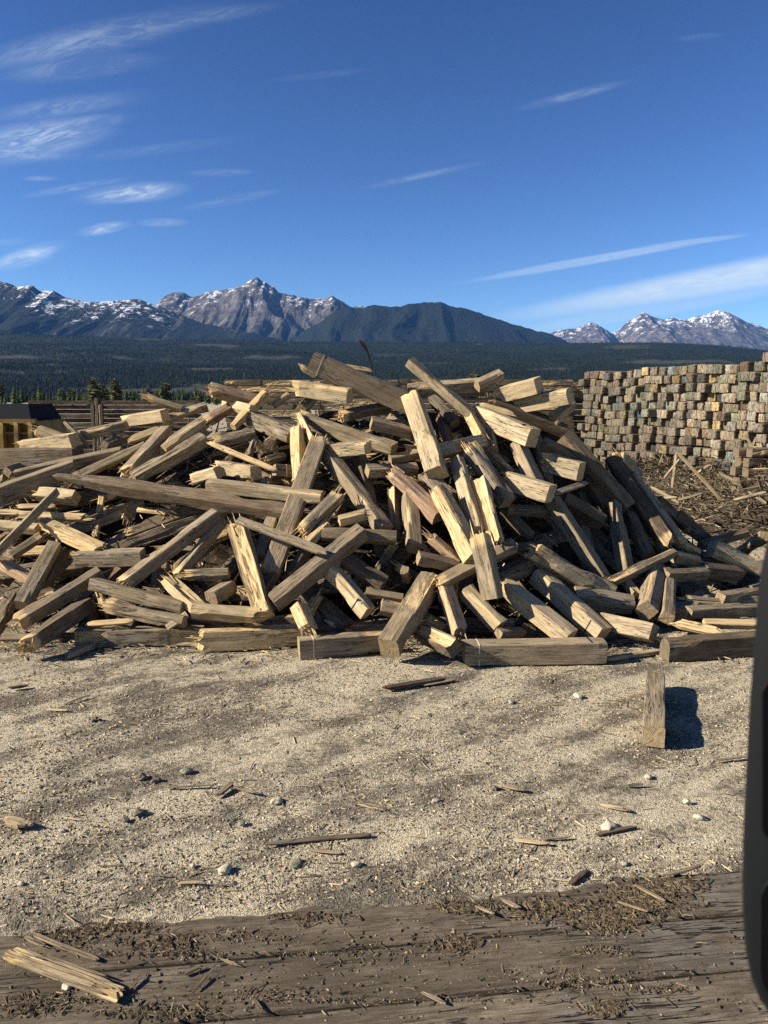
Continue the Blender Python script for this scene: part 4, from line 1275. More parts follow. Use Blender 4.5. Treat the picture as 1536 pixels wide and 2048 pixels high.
n_ = 5200
Xs, Ys_ = RNG.uniform(-5.4, 5.2, n_), RNG.uniform(7.5, 10.5, n_)
Pz = heap_z(Xs, Ys_) - RNG.uniform(0.05, 0.42, n_)
ok_ = Pz > 0.0
Xs, Ys_, Pz = Xs[ok_], Ys_[ok_], Pz[ok_]; n_ = len(Xs)
splinter_mass('splinter_litter', np.stack([Xs, Ys_, Pz], 1), RNG.uniform(.05, .3, n_), RNG.uniform(.003, .012, n_), RNG.normal(0, 1, (n_, 3)) * [1, 1, .55], chip_m, wood_tint(n_, .3),
              'loose splinters caught between the heaped timbers', 'splinters')
# apron at the foot of the heap
n_ = 2600
Xs = RNG.uniform(-5.2, 5.0, n_); Ys_ = 7.6 - np.abs(RNG.normal(0, .32, n_))
splinter_mass('splinter_apron', np.stack([Xs, Ys_, RNG.uniform(.0, .025, n_)], 1), RNG.uniform(.02, .16, n_), RNG.uniform(.002, .008, n_), RNG.normal(0, 1, (n_, 3)) * [1.3, .8, .06], chip_m, wood_tint(n_, .5),
              'small splinters strewn along the foot of the heap', 'splinters')

# ---- debris heap before the stacked wall, right
deb_c = (8.2, 15.2)
def deb_z(X, Y):
    X, Y = np.asarray(X), np.asarray(Y)
    wall = 6.9 + (21.8 - Y) * 0.32                       # foot line of the stacked wall
    d = np.clip((wall - X) / 3.6, 0, 1)
    return 0.98 * (1 - d) ** 1.1 * np.clip((Y - 12.2) / 2.2, 0, 1) * (0.6 + 0.8 * fbm(X * .9, Y * .9, seed=61)) + 0.95 * np.exp(-((X - 7.5) / 1.0) ** 2 - ((Y - 14.1) / .75) ** 2)

gx_, gy_ = np.linspace(3.6, 10.5, 90), np.linspace(11, 21.5, 120)
A_, B_ = np.meshgrid(gx_, gy_, indexing='ij')
Zm = deb_z(A_, B_) - 0.04
tag(link('debris_bank', mesh_from('debris_bank', np.stack([A_.ravel(), B_.ravel(), Zm.ravel()], 1), grid_faces(90, 120), [mound_m], smooth=True)), 'bank of splintered wood scraps in front of the stacked wall', 'debris', kind='stuff')
n_ = 15000
Ys_ = 11.0 + 10.0 * RNG.random(n_) ** 0.9
Xs = 6.9 + (21.8 - Ys_) * 0.32 - np.abs(RNG.normal(0, 2.0, n_))
ok_ = Xs > 3.2
Xs, Ys_ = Xs[ok_], Ys_[ok_]; n_ = len(Xs)
Pz = deb_z(Xs, Ys_) + RNG.uniform(-.02, .05, n_)
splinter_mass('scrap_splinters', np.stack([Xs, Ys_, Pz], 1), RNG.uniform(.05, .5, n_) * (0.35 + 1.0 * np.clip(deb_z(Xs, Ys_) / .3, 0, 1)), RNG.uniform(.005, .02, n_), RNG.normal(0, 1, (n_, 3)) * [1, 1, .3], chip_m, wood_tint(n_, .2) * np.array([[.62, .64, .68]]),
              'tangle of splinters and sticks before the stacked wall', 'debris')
TW = [((1268, 1000), (1352, 995), 'short stick', .16), ((1355, 905), (1442, 1000), 'long grey stick slanting down to the right', .1), ((1352, 908), (1344, 975), 'upright stick', .1),
      ((1304, 975), (1354, 1003), 'pale bent stick', .05), ((1350, 1003), (1402, 987), 'pale straight stick', .05), ((1490, 868), (1510, 905), 'dark board end', .3),
      ((1512, 875), (1492, 930), 'tall grey stick', .1), ((1380, 955), (1420, 930), 'leaning splinter', .1), ((1330, 955), (1358, 920), 'thin leaning splinter', .1), ((1440, 945), (1480, 970), 'thick grey stick', .06),
      ((1470, 1000), (1530, 985), 'flat pale slab', .03), ((1500, 985), (1530, 1005), 'pale slab corner', .03), ((1495, 930), (1498, 960), 'dark stump like stick', .08), ((1480, 905), (1512, 895), 'short pale stick', .15)]
for (p1, p2, what, hgt) in TW:
    Yd = 15.0 - (p1[1] + p2[1] - 1880) * 0.012
    A, B = at(*p1, Yd), at(*p2, Yd - .3)
    for q in (A, B):
        q.z = max(q.z, float(deb_z(q.x, q.y)) * .5 + .02)
    put_timber(A, B, Vector((-.4, -.6, .7)), .05, .035, RNG.choice(['g', 'k', 'p']), 'S', f'{what} in the scrap tangle before the stacked wall', 'stick', 'stick', 'sticks in the scrap tangle')


# ------------------------------------------------------------------ the wall of stacked ties, right
def tie_end_mat(name, a, bcol, stainc):
    m, t, b = new_mat(name)
    oc = t.add('ShaderNodeTexCoord').outputs['Object']
    oi = t.add('ShaderNodeObjectInfo').outputs['Random']
    off = t.add('ShaderNodeCombineXYZ', {0: t.math('MULTIPLY', oi, 31.0), 1: t.math('MULTIPLY', oi, 57.0), 2: oi}).outputs[0]
    p = t.vmath('ADD', oc, off)
    n = t.noise(p, 14, 5, 0.7)
    vert = t.noise(t.vmath('MULTIPLY', p, (3, 22, 4)), 1.6, 4, 0.6)
    c = t.mix(t.smooth(n, 0.3, 0.68), a, bcol)
    c = t.mix(t.smooth(vert, 0.52, 0.66, 0, .8), c, stainc)
    crk = t.noise(t.vmath('MULTIPLY', p, (1, 12, 1.5)), 1.4, 2)
    c = t.mix(t.smooth(t.math('ABSOLUTE', t.math('SUBTRACT', crk, .5)), .03, .008, 0, .85), c, (0.02, 0.016, 0.012))
    v = t.math('ADD', t.math('MULTIPLY', t.math('FRACT', t.math('MULTIPLY', oi, 77.7)), .5), .36)
    c = t.mix(1.0, c, t.add('ShaderNodeCombineXYZ', {0: v, 1: v, 2: v}).outputs[0], 'MULTIPLY')
    t.l.new(c, b.inputs['Base Color'])
    bump(t, b, n, .8, .02)
    return m


TIEC = [('grey green', (0.12, 0.12, 0.085), (0.27, 0.262, 0.18)), ('blue grey', (0.10, 0.115, 0.11), (0.22, 0.24, 0.215)), ('tan', (0.20, 0.155, 0.10), (0.42, 0.34, 0.22)),
        ('grey brown', (0.14, 0.115, 0.085), (0.33, 0.27, 0.2)), ('reddish', (0.14, 0.09, 0.06), (0.29, 0.195, 0.13)), ('yellowish', (0.25, 0.17, 0.07), (0.48, 0.37, 0.18)),
        ('pale grey', (0.22, 0.2, 0.165), (0.46, 0.41, 0.32)), ('dark grey', (0.05, 0.048, 0.043), (0.14, 0.13, 0.11)), ('bright blue', (0.04, 0.1, 0.2), (0.1, 0.2, 0.36))]
TIE_MATS = [tie_end_mat('tie_end_' + c[0].replace(' ', '_'), c[1], c[2], tuple(.55 * v for v in c[1])) for c in TIEC]
M['tieside'] = wood_mat('tie_side_wood', (0.06, 0.05, 0.036), (0.16, 0.13, 0.09), (0.30, 0.25, 0.175))


def tie_mesh(seed, L, w_, h_, endm):
    rr = np.random.default_rng(seed)
    R, cor = ring_pts(w_, h_, .018)
    R = R * (1 + rr.uniform(-.05, .05, R.shape))
    nr = len(R)
    V = [(-L / 2 + .012, *(q * .93)) for q in R] + [(-L / 2 + .035, *q) for q in R] + [(L / 2, *q) for q in R]
    V[:nr] = [(v[0] + rr.uniform(-.008, .008), v[1], v[2]) for v in V[:nr]]
    Fc, mi = [], []
    for r_ in range(2):
        for q in range(nr):
            Fc.append((r_ * nr + q, r_ * nr + (q + 1) % nr, (r_ + 1) * nr + (q + 1) % nr, (r_ + 1) * nr + q)); mi.append(1)
    c = len(V); V.append((-L / 2, 0, 0)); V.append((L / 2, 0, 0))
    for q in range(nr):
        Fc.append((c, (q + 1) % nr, q)); mi.append(0)
        Fc.append((c + 1, 2 * nr + q, 2 * nr + (q + 1) % nr)); mi.append(1)
    return mesh_from('tie', V, Fc, [endm, M['tieside']], mi, attrs={'fresh': np.zeros(len(V))})


WA = np.array([8.75, 14.2]); WB = np.array([5.86, 22.6])        # near right end and far left end of the wall face
wd_ = (WB - WA); wl = float(np.hypot(*wd_)); wd_ = wd_ / wl
wn_ = np.array([wd_[1], -wd_[0]])                               # along the ties, into the stack
if wn_[0] < 0: wn_ = -wn_
TW_, TH_ = 0.262, 0.205
ORD = ['zeroth', 'first', 'second', 'third', 'fourth', 'fifth', 'sixth', 'seventh', 'eighth', 'ninth', 'tenth', 'eleventh', 'twelfth', 'thirteenth', 'fourteenth', 'fifteenth', 'sixteenth', 'seventeenth', 'eighteenth', 'nineteenth', 'twentieth']
ORD += ['twenty-' + o for o in ORD[1:10]] + ['thirtieth'] + ['thirty-' + o for o in ORD[1:10]]
cells = []
pos, colno = 0.0, 0
bundle_left, bundle_top = 0, 0
while pos < wl:
    if bundle_left == 0:
        bundle_left = int(RNG.integers(4, 7)); phase = RNG.uniform(-.04, .04); rows = 16 if pos < 2.3 else 15
        rise = RNG.uniform(-.03, .02)
        pos += .03
        tilt = RNG.uniform(-.012, .012)
    colno += 1
    for r_ in range(rows):
        cells.append((pos + TW_ / 2 + phase * (r_ % 3 - 1) * .8 + RNG.uniform(-.012, .012), r_, rows, colno, tilt, rise))
    pos += TW_ + .006
    bundle_left -= 1
mesh_cache = {}
seq = []
for (s_, r_, rows, cn, tilt, rise) in cells:
    z = TH_ / 2 + r_ * (TH_ + .006) + rise * r_ / 15 + tilt * (cn % 6) + (0.12 if r_ >= 6 else 0) * .25
    out = RNG.normal(0, .07) + (RNG.random() < .07) * RNG.uniform(-.25, -.05)
    if RNG.random() < .02: out = .5
    pr = RNG.random()
    ci = int(RNG.choice([0, 1, 2, 3, 4, 5, 6, 7], p=[.17, .05, .27, .30, .055, .03, .085, .04]))
    if s_ < 3.0 and r_ > 9 and RNG.random() < .3: ci = int(RNG.choice([0, 1, 4]))
    c = WA + wd_ * s_ + wn_ * (1.3 + out)
    seq.append((s_, r_, rows, cn, c, z, ci))
# the one bright blue end
bi = min(range(len(seq)), key=lambda i: (seq[i][0] - 6.35) ** 2 + (seq[i][5] - 2.05) ** 2)
seq[bi] = seq[bi][:6] + (8,)
seq.sort(key=lambda q: q[4][1] - 2.2 * q[5])           # nearest and highest first: those that show largest
angz = math.atan2(wn_[1], wn_[0])
rest_V = []
for n_i, (s_, r_, rows, cn, c, z, ci) in enumerate(seq):
    vi = int(RNG.integers(0, 4))
    key = (vi, ci)
    if key not in mesh_cache:
        mesh_cache[key] = tie_mesh(500 + vi, 2.6, TW_ * (1, .96, 1.02, .9)[vi], TH_ * (1, 1.02, .95, .98)[vi], TIE_MATS[ci])
    me = mesh_cache[key]
    mw = Matrix.Translation((c[0], c[1], z)) @ Matrix.Rotation(angz + RNG.normal(0, .02), 4, 'Z') @ Matrix.Rotation(RNG.normal(0, .035), 4, 'X')
    if n_i < 296 or ci == 8:
        o = link('railway_tie', me); o.matrix_world = mw
        row = rows - r_
        lab = f'{TIEC[ci][0]} tie end, {ORD[row]} row down, {ORD[cn]} from the near end, stacked wall'
        if row == 1:
            lab = f'{TIEC[ci][0]} tie end on top of the stacked wall, {ORD[cn]} from the near end'
        if ci == 8:
            lab = 'only bright blue tie end in the stacked wall'
        tag(o, lab, 'railway tie', 'railway ties stacked in the wall on the right')
    else:
        rest_V.append((me, mw, ci))
# farther and lower ties of the wall, one mesh
Va, Fa, Ma, base = [], [], [], 0
for me, mw, ci in rest_V:
    for v in me.vertices:
        Va.append(tuple(mw @ v.co))
    for p in me.polygons:
        Fa.append(tuple(base + q for q in p.vertices)); Ma.append(ci if p.material_index == 0 else 9)
    base += len(me.vertices)
tag(link('stacked_ties', mesh_from('stacked_ties', Va, Fa, TIE_MATS + [M['tieside']], Ma, attrs={'fresh': np.zeros(len(Va))})), 'lower and farther tie ends of the stacked wall', 'ties', kind='stuff')

# ties lying lengthwise at the near foot of the wall
def long_tie(c, ang, ci, label, group, L=2.6, w_=.23, h_=.17, tilt=0.0, side='tieside', name='railway_tie'):
    key = ('long', ci, round(L, 2), side, int(RNG.integers(0, 3)))
    if key not in mesh_cache:
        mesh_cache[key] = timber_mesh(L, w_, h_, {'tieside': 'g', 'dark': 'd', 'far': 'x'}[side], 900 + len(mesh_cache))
    o = link(name, mesh_cache[key])
    o.matrix_world = Matrix.Translation(c) @ Matrix.Rotation(ang, 4, 'Z') @ Matrix.Rotation(tilt, 4, 'Y')
    tag(o, label, 'railway tie', group)
    return o


k = 0
for r_ in range(8):
    for d_ in (0, 1):
        A = at(1478, 800, 15.0)
        long_tie((A.x + 1.3 + d_ * .12 + RNG.uniform(-.06, .06), 15.05 - d_ * .26, .1 + r_ * .185), math.radians(4 + RNG.normal(0, 1)), 0,
                 f'pale tie lying lengthwise at the far right, {ORD[r_ + 1]} from the ground, {"front" if d_ else "rear"} layer', 'ties lying lengthwise at the near end of the wall', side='dark')

# stack seen lengthwise behind the heap
g_ = 'ties lying lengthwise in the stack behind the heap'
for c_ in range(5):
    for r_ in range(17):
        X0 = (5.55, 2.9, 0.25, -2.4, 7.35)[c_]  # last bay is added, filling the shaded gap with dark ties
        rown = 17 - r_
        if rown > 6:
            continue
        z = .09 + r_ * .184 + (.02 if c_ == 1 else 0)
        p_ = at(768, 750, 23.6)
        long_tie((X0 - 1.1 + RNG.uniform(-.05, .05), 23.6 + (1.7 if c_ == 4 else 0) + RNG.uniform(-.06, .06), z - .12), RNG.normal(0, .006), 0,
                 f'level tie in the stack behind the heap, {ORD[rown]} from top, {("right", "second", "third", "left", "added recessed")[c_]} bay', g_, side='dark')
# lower body of that stack
Va, Fa, base = [], [], 0
src = timber_mesh(2.6, .23, .17, 'd', 4242)
for c_ in range(5):
    for r_ in range(11):
        X0 = (5.55, 2.9, 0.25, -2.4, 7.35)[c_] - 1.1 + RNG.uniform(-.05, .05)
        for v in src.vertices:
            Va.append((X0 + v.co.x, 23.6 + (1.7 if c_ == 4 else 0) + v.co.y, .09 + r_ * .184 - .12 + v.co.z))
        Fa += [tuple(base + q for q in p.vertices) for p in src.polygons]
        base += len(src.vertices)
for dep in range(1, 8):  # unseen rows added behind the right bay to shade the gap beside it
    for r_ in range(17):
        X0 = 5.55 - 1.1 + RNG.uniform(-.05, .05)
        for v in src.vertices:
            Va.append((X0 + v.co.x, 23.6 + dep * .25 + v.co.y, .09 + r_ * .184 - .12 + v.co.z))
        Fa += [tuple(base + q for q in p.vertices) for p in src.polygons]
        base += len(src.vertices)
tag(link('lower_and_shade_ties', mesh_from('lower_and_shade_ties', Va, Fa, [M['d']], attrs={'fresh': np.zeros(len(Va))})), 'lower courses of the stack behind the heap, with added rows shading its gap', 'ties', kind='stuff')

# long low stacks far left
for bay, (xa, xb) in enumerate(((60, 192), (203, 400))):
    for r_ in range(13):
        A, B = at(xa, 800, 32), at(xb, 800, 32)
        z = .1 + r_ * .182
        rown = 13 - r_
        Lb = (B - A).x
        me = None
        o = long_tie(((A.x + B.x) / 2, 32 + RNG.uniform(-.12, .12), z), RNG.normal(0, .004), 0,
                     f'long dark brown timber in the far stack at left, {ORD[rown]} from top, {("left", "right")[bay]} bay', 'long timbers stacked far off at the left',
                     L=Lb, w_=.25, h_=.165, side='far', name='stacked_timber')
for q in (183, 191, 200):
    A = at(q, 800, 31.6)
    put_timber(Vector((A.x, 31.7, 0)), Vector((A.x, 31.7, RNG.uniform(1.9, 2.5))), Vector((0, -1, 0)), .13, .13, 'd', '', f'dark upright post in the gap of the far left stacks, {"left" if q < 185 else "middle" if q < 195 else "right"} one', 'post', 'post', 'posts between the far left stacks')


# ------------------------------------------------------------------ the yellow ribbed bin, far left
ym, t, b = new_mat('yellow_painted_steel')
n = t.noise(t.add('ShaderNodeTexCoord').outputs['Object'], 3, 5, .7)
t.l.new(t.mix(t.smooth(n, .45, .7), (0.20, 0.13, 0.035), (0.09, 0.065, 0.032)), b.inputs['Base Color'])
b.inputs['Roughness'].default_value = .6
dm, t, b = new_mat('dark_blue_black_cover'); b.inputs['Base Color'].default_value = (0.005, 0.006, 0.011, 1); b.inputs['Roughness'].default_value = .85
YB = 21.0
def bp(px, py): return at(px, py, YB)
xl, xr = bp(-110, 800).x, bp(40, 800).x
ztop, zmid, zbot = bp(0, 842).z, bp(0, 866).z, bp(0, 905).z
binr = bpy.data.objects.new('ribbed_bin', None); COL.objects.link(binr); binr.location = ((xl + xr) / 2, YB + 1, 0)
tag(binr, 'yellow ribbed steel bin under a dark cover at the far left', 'bin')
def child(name, V, Fc, mat, par):
    c0 = par.location
    me = mesh_from(name, [(v[0] - c0.x, v[1] - c0.y, v[2] - c0.z) for v in V], Fc, [mat])
    o = link(name, me, par)
    return o
def boxv(x0, x1, y0, y1, z0, z1, sl=0.0):
    return [(x0, y0, z0), (x1, y0, z0), (x1, y1, z0), (x0, y1, z0), (x0, y0 + sl, z1), (x1, y0 + sl, z1), (x1, y1 - sl, z1), (x0, y1 - sl, z1)]
BF = [(3, 2, 1, 0), (4, 5, 6, 7), (0, 1, 5, 4), (1, 2, 6, 5), (2, 3, 7, 6), (3, 0, 4, 7)]
child('body', boxv(xl, xr + .35, YB, YB + 2.2, 0.15, ztop, .12), BF, ym, binr)
xc = bp(78, 800).x
child('cover', [(xl, YB + .1, ztop + .02), (xr + .22, YB + .1, ztop + .02), (xr + .22, YB + 2.1, ztop + .02), (xl, YB + 2.1, ztop + .02),
                (xl, YB + .35, bp(0, 808).z), (bp(44, 800).x, YB + .35, bp(0, 808).z), (bp(44, 800).x, YB + 1.9, bp(0, 808).z), (xl, YB + 1.9, bp(0, 808).z)], BF, dm, binr)
child('top_rail', boxv(xl - .02, xr + .4, YB - .06, YB + .06, ztop - .06, ztop + .05), BF, ym, binr)
child('middle_rail', boxv(xl - .02, xr + .38, YB - .05, YB + .03, zmid - .03, zmid + .03), BF, ym, binr)
for q in (-100, -30, 4, 34, 62):
    X0 = bp(q, 800).x
    V, Fc = [], []
    for k, (zz, oy) in enumerate(((ztop, -.02), (ztop - .12, -.16), (zmid, -.2), (.2, -.2))):
        sh = -.10 if k == 0 else 0
        for (dx, dy) in ((-.055, 0), (.055, 0), (.055, .3), (-.055, .3)):
            V.append((X0 + dx + sh, YB + oy + dy, zz))
    for s2 in range(3):
        for k in range(4):
            Fc.append((s2 * 4 + k, s2 * 4 + (k + 1) % 4, s2 * 4 + 4 + (k + 1) % 4, s2 * 4 + 4 + k))
    Fc += [(3, 2, 1, 0), (12, 13, 14, 15)]
    child('rib', V, Fc, ym, binr)

# ------------------------------------------------------------------ weathered plank deck, foreground
deck_m = wood_mat('dirty_deck_plank', (0.065, 0.05, 0.034), (0.155, 0.124, 0.086), (0.25, 0.205, 0.145), crack=1.0, bstr=1.0, stain=.6, dirt=.7, lo=.40, hi=.60)
def line_at(p, q):
    return ground_pt(*p, .02), ground_pt(*q, .02)
A, B = line_at((430, 1920), (1440, 1833))
da = (B - A).normalized()
dn = Vector((-da.y, da.x, 0))
ang_d = math.atan2(da.y, da.x)
deck = bpy.data.objects.new('plank_deck', None); COL.objects.link(deck)
deck.location = (A.x, A.y, 0.0); deck.rotation_euler = (0, 0, ang_d)
tag(deck, 'weathered grey planks strewn with dirt along the bottom of the view', 'deck')
def local_v(p):
    d = p - A
    return d.dot(dn)
L2 = local_v(ground_pt(1000, 1985, .02))
L0 = local_v(ground_pt(900, 1795, .02))
rows_d = [(0.009, L0 - .004), (L2 + .009, -.009), (2 * L2 + .009, L2 - .009), (3 * L2 + .009, 2 * L2 - .009)]
for pi_, (v0, v1) in enumerate(rows_d):
    segs = [(-3.6, 1.92), (1.93, 3.4)] if pi_ == 0 else [(-3.6, 3.4)]
    for si, (u0, u1) in enumerate(segs):
        nu, nv_ = int((u1 - u0) / .02), 17
        vv1 = v1 + (0.05 if (pi_ == 0 and si == 1) else 0)
        U_, W_ = np.meshgrid(np.linspace(u0, u1, nu), np.concatenate([[0, .012, .035], np.linspace(.08, .92, nv_ - 6), [.965, .988, 1]]), indexing='ij')
        Vv = v0 + (vv1 - v0) * W_
        e0 = (fbm(U_ * 4, 0 * U_ + pi_ * 7, seed=31, oct=5, gain=.65) - .5) * .022
        e1 = (fbm(U_ * 5, 0 * U_ + pi_ * 7 + 3, seed=35, oct=4) - .5) * (.012 if pi_ else .09)
        Vv = Vv + e0 * (1 - W_) ** 3 + e1 * W_ ** 3
        Zv = .024 + (fbm(U_ * .8, Vv * 6, seed=33) - .5) * .012 + (fbm(U_ * 3, Vv * 55, seed=34, oct=3) - .5) * .006
        Zv -= .006 * (np.abs(2 * W_ - 1) ** 14)
        Zv[:, 0] = -.06; Zv[:, -1] = -.06
        me = mesh_from('plank', np.stack([U_.ravel(), Vv.ravel(), Zv.ravel()], 1), grid_faces(nu, nv_)[:, ::-1] if False else grid_faces(nu, nv_), [deck_m], smooth=True, attrs={'fresh': np.zeros(nu * nv_)})
        o = link('plank', me, deck)
        # bring the texture origin to the plank
# dirt bed under the planks
soil_m, t, b = new_mat('black_seam_soil'); b.inputs['Base Color'].default_value = (0.016, 0.012, 0.009, 1)
V = [(-3.7, rows_d[-1][0] - .3, .008), (3.5, rows_d[-1][0] - .3, .008), (3.5, L0 - .06, .008), (-3.7, L0 - .06, .008)]
link('dirt_bed', mesh_from('dirt_bed', V, [(0, 1, 2, 3)], [soil_m]), deck)

# ------------------------------------------------------------------ litter on the ground
def chips(name, n, reg, size, flat, tintf, label, cat, z=0.003):
    X, Y = reg(n)
    n = len(X)
    Zg = ground_z(X, Y) if z < .02 else np.zeros(n)
    S = size(n)
    D = np.stack([np.cos(a_ := RNG.uniform(0, 6.28, n)), np.sin(a_), RNG.normal(0, .18, n)], 1)
    Sd = np.stack([-D[:, 1], D[:, 0], RNG.normal(0, .25, n)], 1)
    el = RNG.uniform(.25, .8, n)
    V = np.zeros((n, 6, 3))
    C = np.stack([X, Y, Zg + S * flat * .5 + z], 1)
    up = np.array([0, 0, 1.0])
    for k, (e, s2, u2) in enumerate(((-1, -.6, -1), (1, -1, -1), (.8, 1, -1), (-.9, .8, -1), (-.5, -.1, 1), (.6, .1, 1))):
        V[:, k] = C + D * (S * e * .5)[:, None] + Sd * (S * el * s2 * .5)[:, None] + up[None] * (S * flat * u2 * RNG.uniform(.3, .9, n))[:, None]
    fl = np.array([(0, 1, 5), (0, 5, 4), (1, 2, 5), (2, 3, 4), (2, 4, 5), (3, 0, 4)])
    faces = (np.arange(n)[:, None, None] * 6 + fl[None]).reshape(-1, 3)
    tv = np.repeat(np.concatenate([tintf(n), np.ones((n, 1))], 1), 6, 0)
    return tag(link(name, mesh_from(name, V.reshape(-1, 3), faces, [chip_m if cat != 'pebbles' else peb_m], attrs={'tint': tv})), label, cat, kind='stuff')


peb_m, t, b = new_mat('pebble_grit')
t.l.new(t.add('ShaderNodeAttribute', attribute_name='tint').outputs['Color'], b.inputs['Base Color'])

def yard(n):
    Y = 2.9 + 6.4 * RNG.random(n) ** 1.25
    X = RNG.uniform(-.58, .56, n) * Y
    return X, Y
def yard_clump(n):
    X, Y = yard(n * 2)
    k_ = fbm(X * 1.4, Y * 1.4, seed=15) > RNG.uniform(.32, .68, len(X))
    k_ &= ~((Y < 3.45 + .09 * X) & (RNG.random(len(X)) < .85))
    return X[k_], Y[k_]
def small(lo, hi, pw=3):
    return lambda n: lo + (hi - lo) * RNG.random(n) ** pw
chips('wood_chips', 46000, yard_clump, small(.003, .026, 4), .10, lambda n: np.where(RNG.random((n, 1)) < .72, np.array([[.56, .46, .29]]), np.array([[.22, .17, .11]])) * RNG.uniform(.65, 1.15, (n, 1)), 'pale wood chips and sawdust flakes on the yard', 'chips')
chips('dark_bits', 13000, yard_clump, small(.004, .020, 3.5), .2, lambda n: np.array([[.10, .08, .055]]) * RNG.uniform(.5, 1.6, (n, 1)), 'dark bark crumbs on the yard', 'crumbs')
chips('pebbles', 20000, yard_clump, small(.004, .020, 4), .26, lambda n: np.array([[.27, .24, .19]]) * RNG.uniform(.5, 1.7, (n, 1)), 'small pebbles and grit on the yard', 'pebbles')
n_ = 1500
X, Y = yard(n_)
splinter_mass('yard_splinters', np.stack([X, Y, ground_z(X, Y) + .008], 1), RNG.uniform(.02, .13, n_) ** 1.0, RNG.uniform(.0012, .005, n_), RNG.normal(0, 1, (n_, 3)) * [1.3, .8, .06], chip_m, wood_tint(n_, .6), 'thin splinters scattered over the yard', 'splinters')
# crumbs on the deck, in clumps
cl_px = [(150, 1880, 60, 26), (250, 1850, 70, 10), (330, 1905, 120, 10), (120, 2000, 110, 24), (330, 2025, 130, 12), (560, 1990, 100, 14), (620, 1835, 90, 14), (480, 1870, 110, 16), (930, 1810, 70, 14),
         (915, 1880, 40, 14), (1100, 1830, 120, 18), (1290, 1800, 80, 28), (1340, 1760, 90, 14), (1210, 1860, 60, 12), (1200, 1900, 60, 10), (1150, 1955, 160, 30), (1330, 1975, 70, 8), (800, 1900, 300, 60), (768, 1950, 760, 95), (1200, 2010, 50, 12), (700, 1905, 500, 4), (800, 2000, 600, 5)]
def deckreg(n):
    xs2, ys2 = [], []
    for (cx, cy, sx, sy) in cl_px:
        m_ = max(40, int(n * sx * sy / 160000.0 * (0.6 if sx > 200 and sy > 20 else 3.2)))
        for _ in range(m_):
            g = ground_pt(cx + RNG.normal(0, sx * .55), min(2300, cy + RNG.normal(0, sy * .55)), .03)
            xs2.append(g.x); ys2.append(g.y)
    return np.array(xs2), np.array(ys2)
chips('deck_crumbs', 3200, deckreg, small(.003, .024, 3), .2, lambda n: np.array([[.085, .066, .045]]) * RNG.uniform(.5, 1.7, (n, 1)), 'dark bark crumbs lying on the planks', 'crumbs', z=.026)
def litterreg(n):
    xs2, ys2 = [], []
    for (cx, cy, sx, sy, k_) in ((1295, 1798, 75, 26, .3), (1130, 1815, 90, 22, .18), (1345, 1765, 50, 10, .12), (1230, 1840, 60, 14, .12), (915, 1885, 32, 13, .12), (940, 1812, 60, 10, .08), (240, 1852, 60, 8, .06), (330, 1885, 70, 18, .08), (130, 1868, 70, 10, .08), (620, 1832, 60, 6, .05), (330, 2022, 90, 12, .06), (70, 2010, 60, 20, .06), (1215, 2015, 30, 10, .04)):
        for _ in range(int(n * k_)):
            g = ground_pt(cx + RNG.normal(0, sx * .6), cy + RNG.normal(0, sy * .6), .03)
            xs2.append(g.x); ys2.append(g.y)
    return np.array(xs2), np.array(ys2)
chips('bark_litter', 2000, litterreg, small(.005, .046, 2.8), .13, lambda n: np.array([[.075, .056, .036]]) * RNG.uniform(.5, 1.9, (n, 1)), 'clumps of dark bark and splinter litter on the planks', 'litter', z=.027)
chips('deck_chips', 2200, deckreg, small(.003, .014, 3), .15, lambda n: np.array([[.36, .30, .2]]) * RNG.uniform(.5, 1.3, (n, 1)), 'small pale chips lying on the planks', 'chips', z=.027)
X, Y = deckreg(220); X2, Y2 = litterreg(1500); X, Y = np.concatenate([X, X2]), np.concatenate([Y, Y2]); n_ = len(X)
splinter_mass('deck_splinters', np.stack([X, Y, np.full(n_, .030)], 1), RNG.uniform(.008, .06, n_), RNG.uniform(.001, .0034, n_), RNG.normal(0, 1, (n_, 3)) * [1.2, 1, .10], chip_m, wood_tint(n_, .22) * .62, 'fine splinters strewn over the planks', 'splinters')

# ------------------------------------------------------------------ single sticks and stones
stick(538, 1690, 736, 1673, 12, 'd', 'long dark stick lying alone in the middle of the yard')
stick(626, 1703, 678, 1709, 9, 'p', 'short pale stick just below the long dark one')
stick(772, 1380, 884, 1362, 15, 'x', 'dark flat splinter lying before the centre of the heap', flat=.6)
stick(850, 1372, 908, 1362, 7, 'k', 'thin twig beside the dark flat splinter')
stick(332, 1577, 424, 1573, 6, 'k', 'thin grey stick in the left of the yard')
stick(436, 1592, 464, 1570, 13, 'k', 'short dark stick end beside a pale one, left of centre')
stick(464, 1574, 508, 1588, 9, 'p', 'pale stick touching the short dark one, left of centre')
stick(724, 1610, 768, 1622, 12, 'p', 'flat pale chip near the centre of the yard')
stick(12, 1646, 52, 1658, 20, 'p', 'white wood chunk at the left edge of the yard', flat=.8)
stick(1034, 1682, 1092, 1690, 9, 'p', 'pale stick left of the big pale stone')
stick(1198, 1670, 1266, 1657, 10, 'd', 'dark stick just below the big pale stone')
stick(1438, 1521, 1488, 1516, 7, 'k', 'thin stick by the mirror edge, right')
stick(1144, 1768, 1172, 1746, 15, 'x', 'dark stick at the edge of the planks, right of centre')
stick(1008, 1574, 1044, 1582, 12, 'g', 'small grey chip right of the dark clod')
stick(1205, 1612, 1256, 1622, 12, 'p', 'flat pale splinters above the big pale stone', flat=.4)
stick(1250, 1573, 1284, 1571, 6, 'k', 'thin twig right of the grey chip')
stick(18, 1378, 50, 1375, 9, 'd', 'dark scrap at the left edge below the heap', flat=.7)
stick(92, 1420, 135, 1423, 6, 'p', 'pale sliver at the left of the yard', flat=.6)
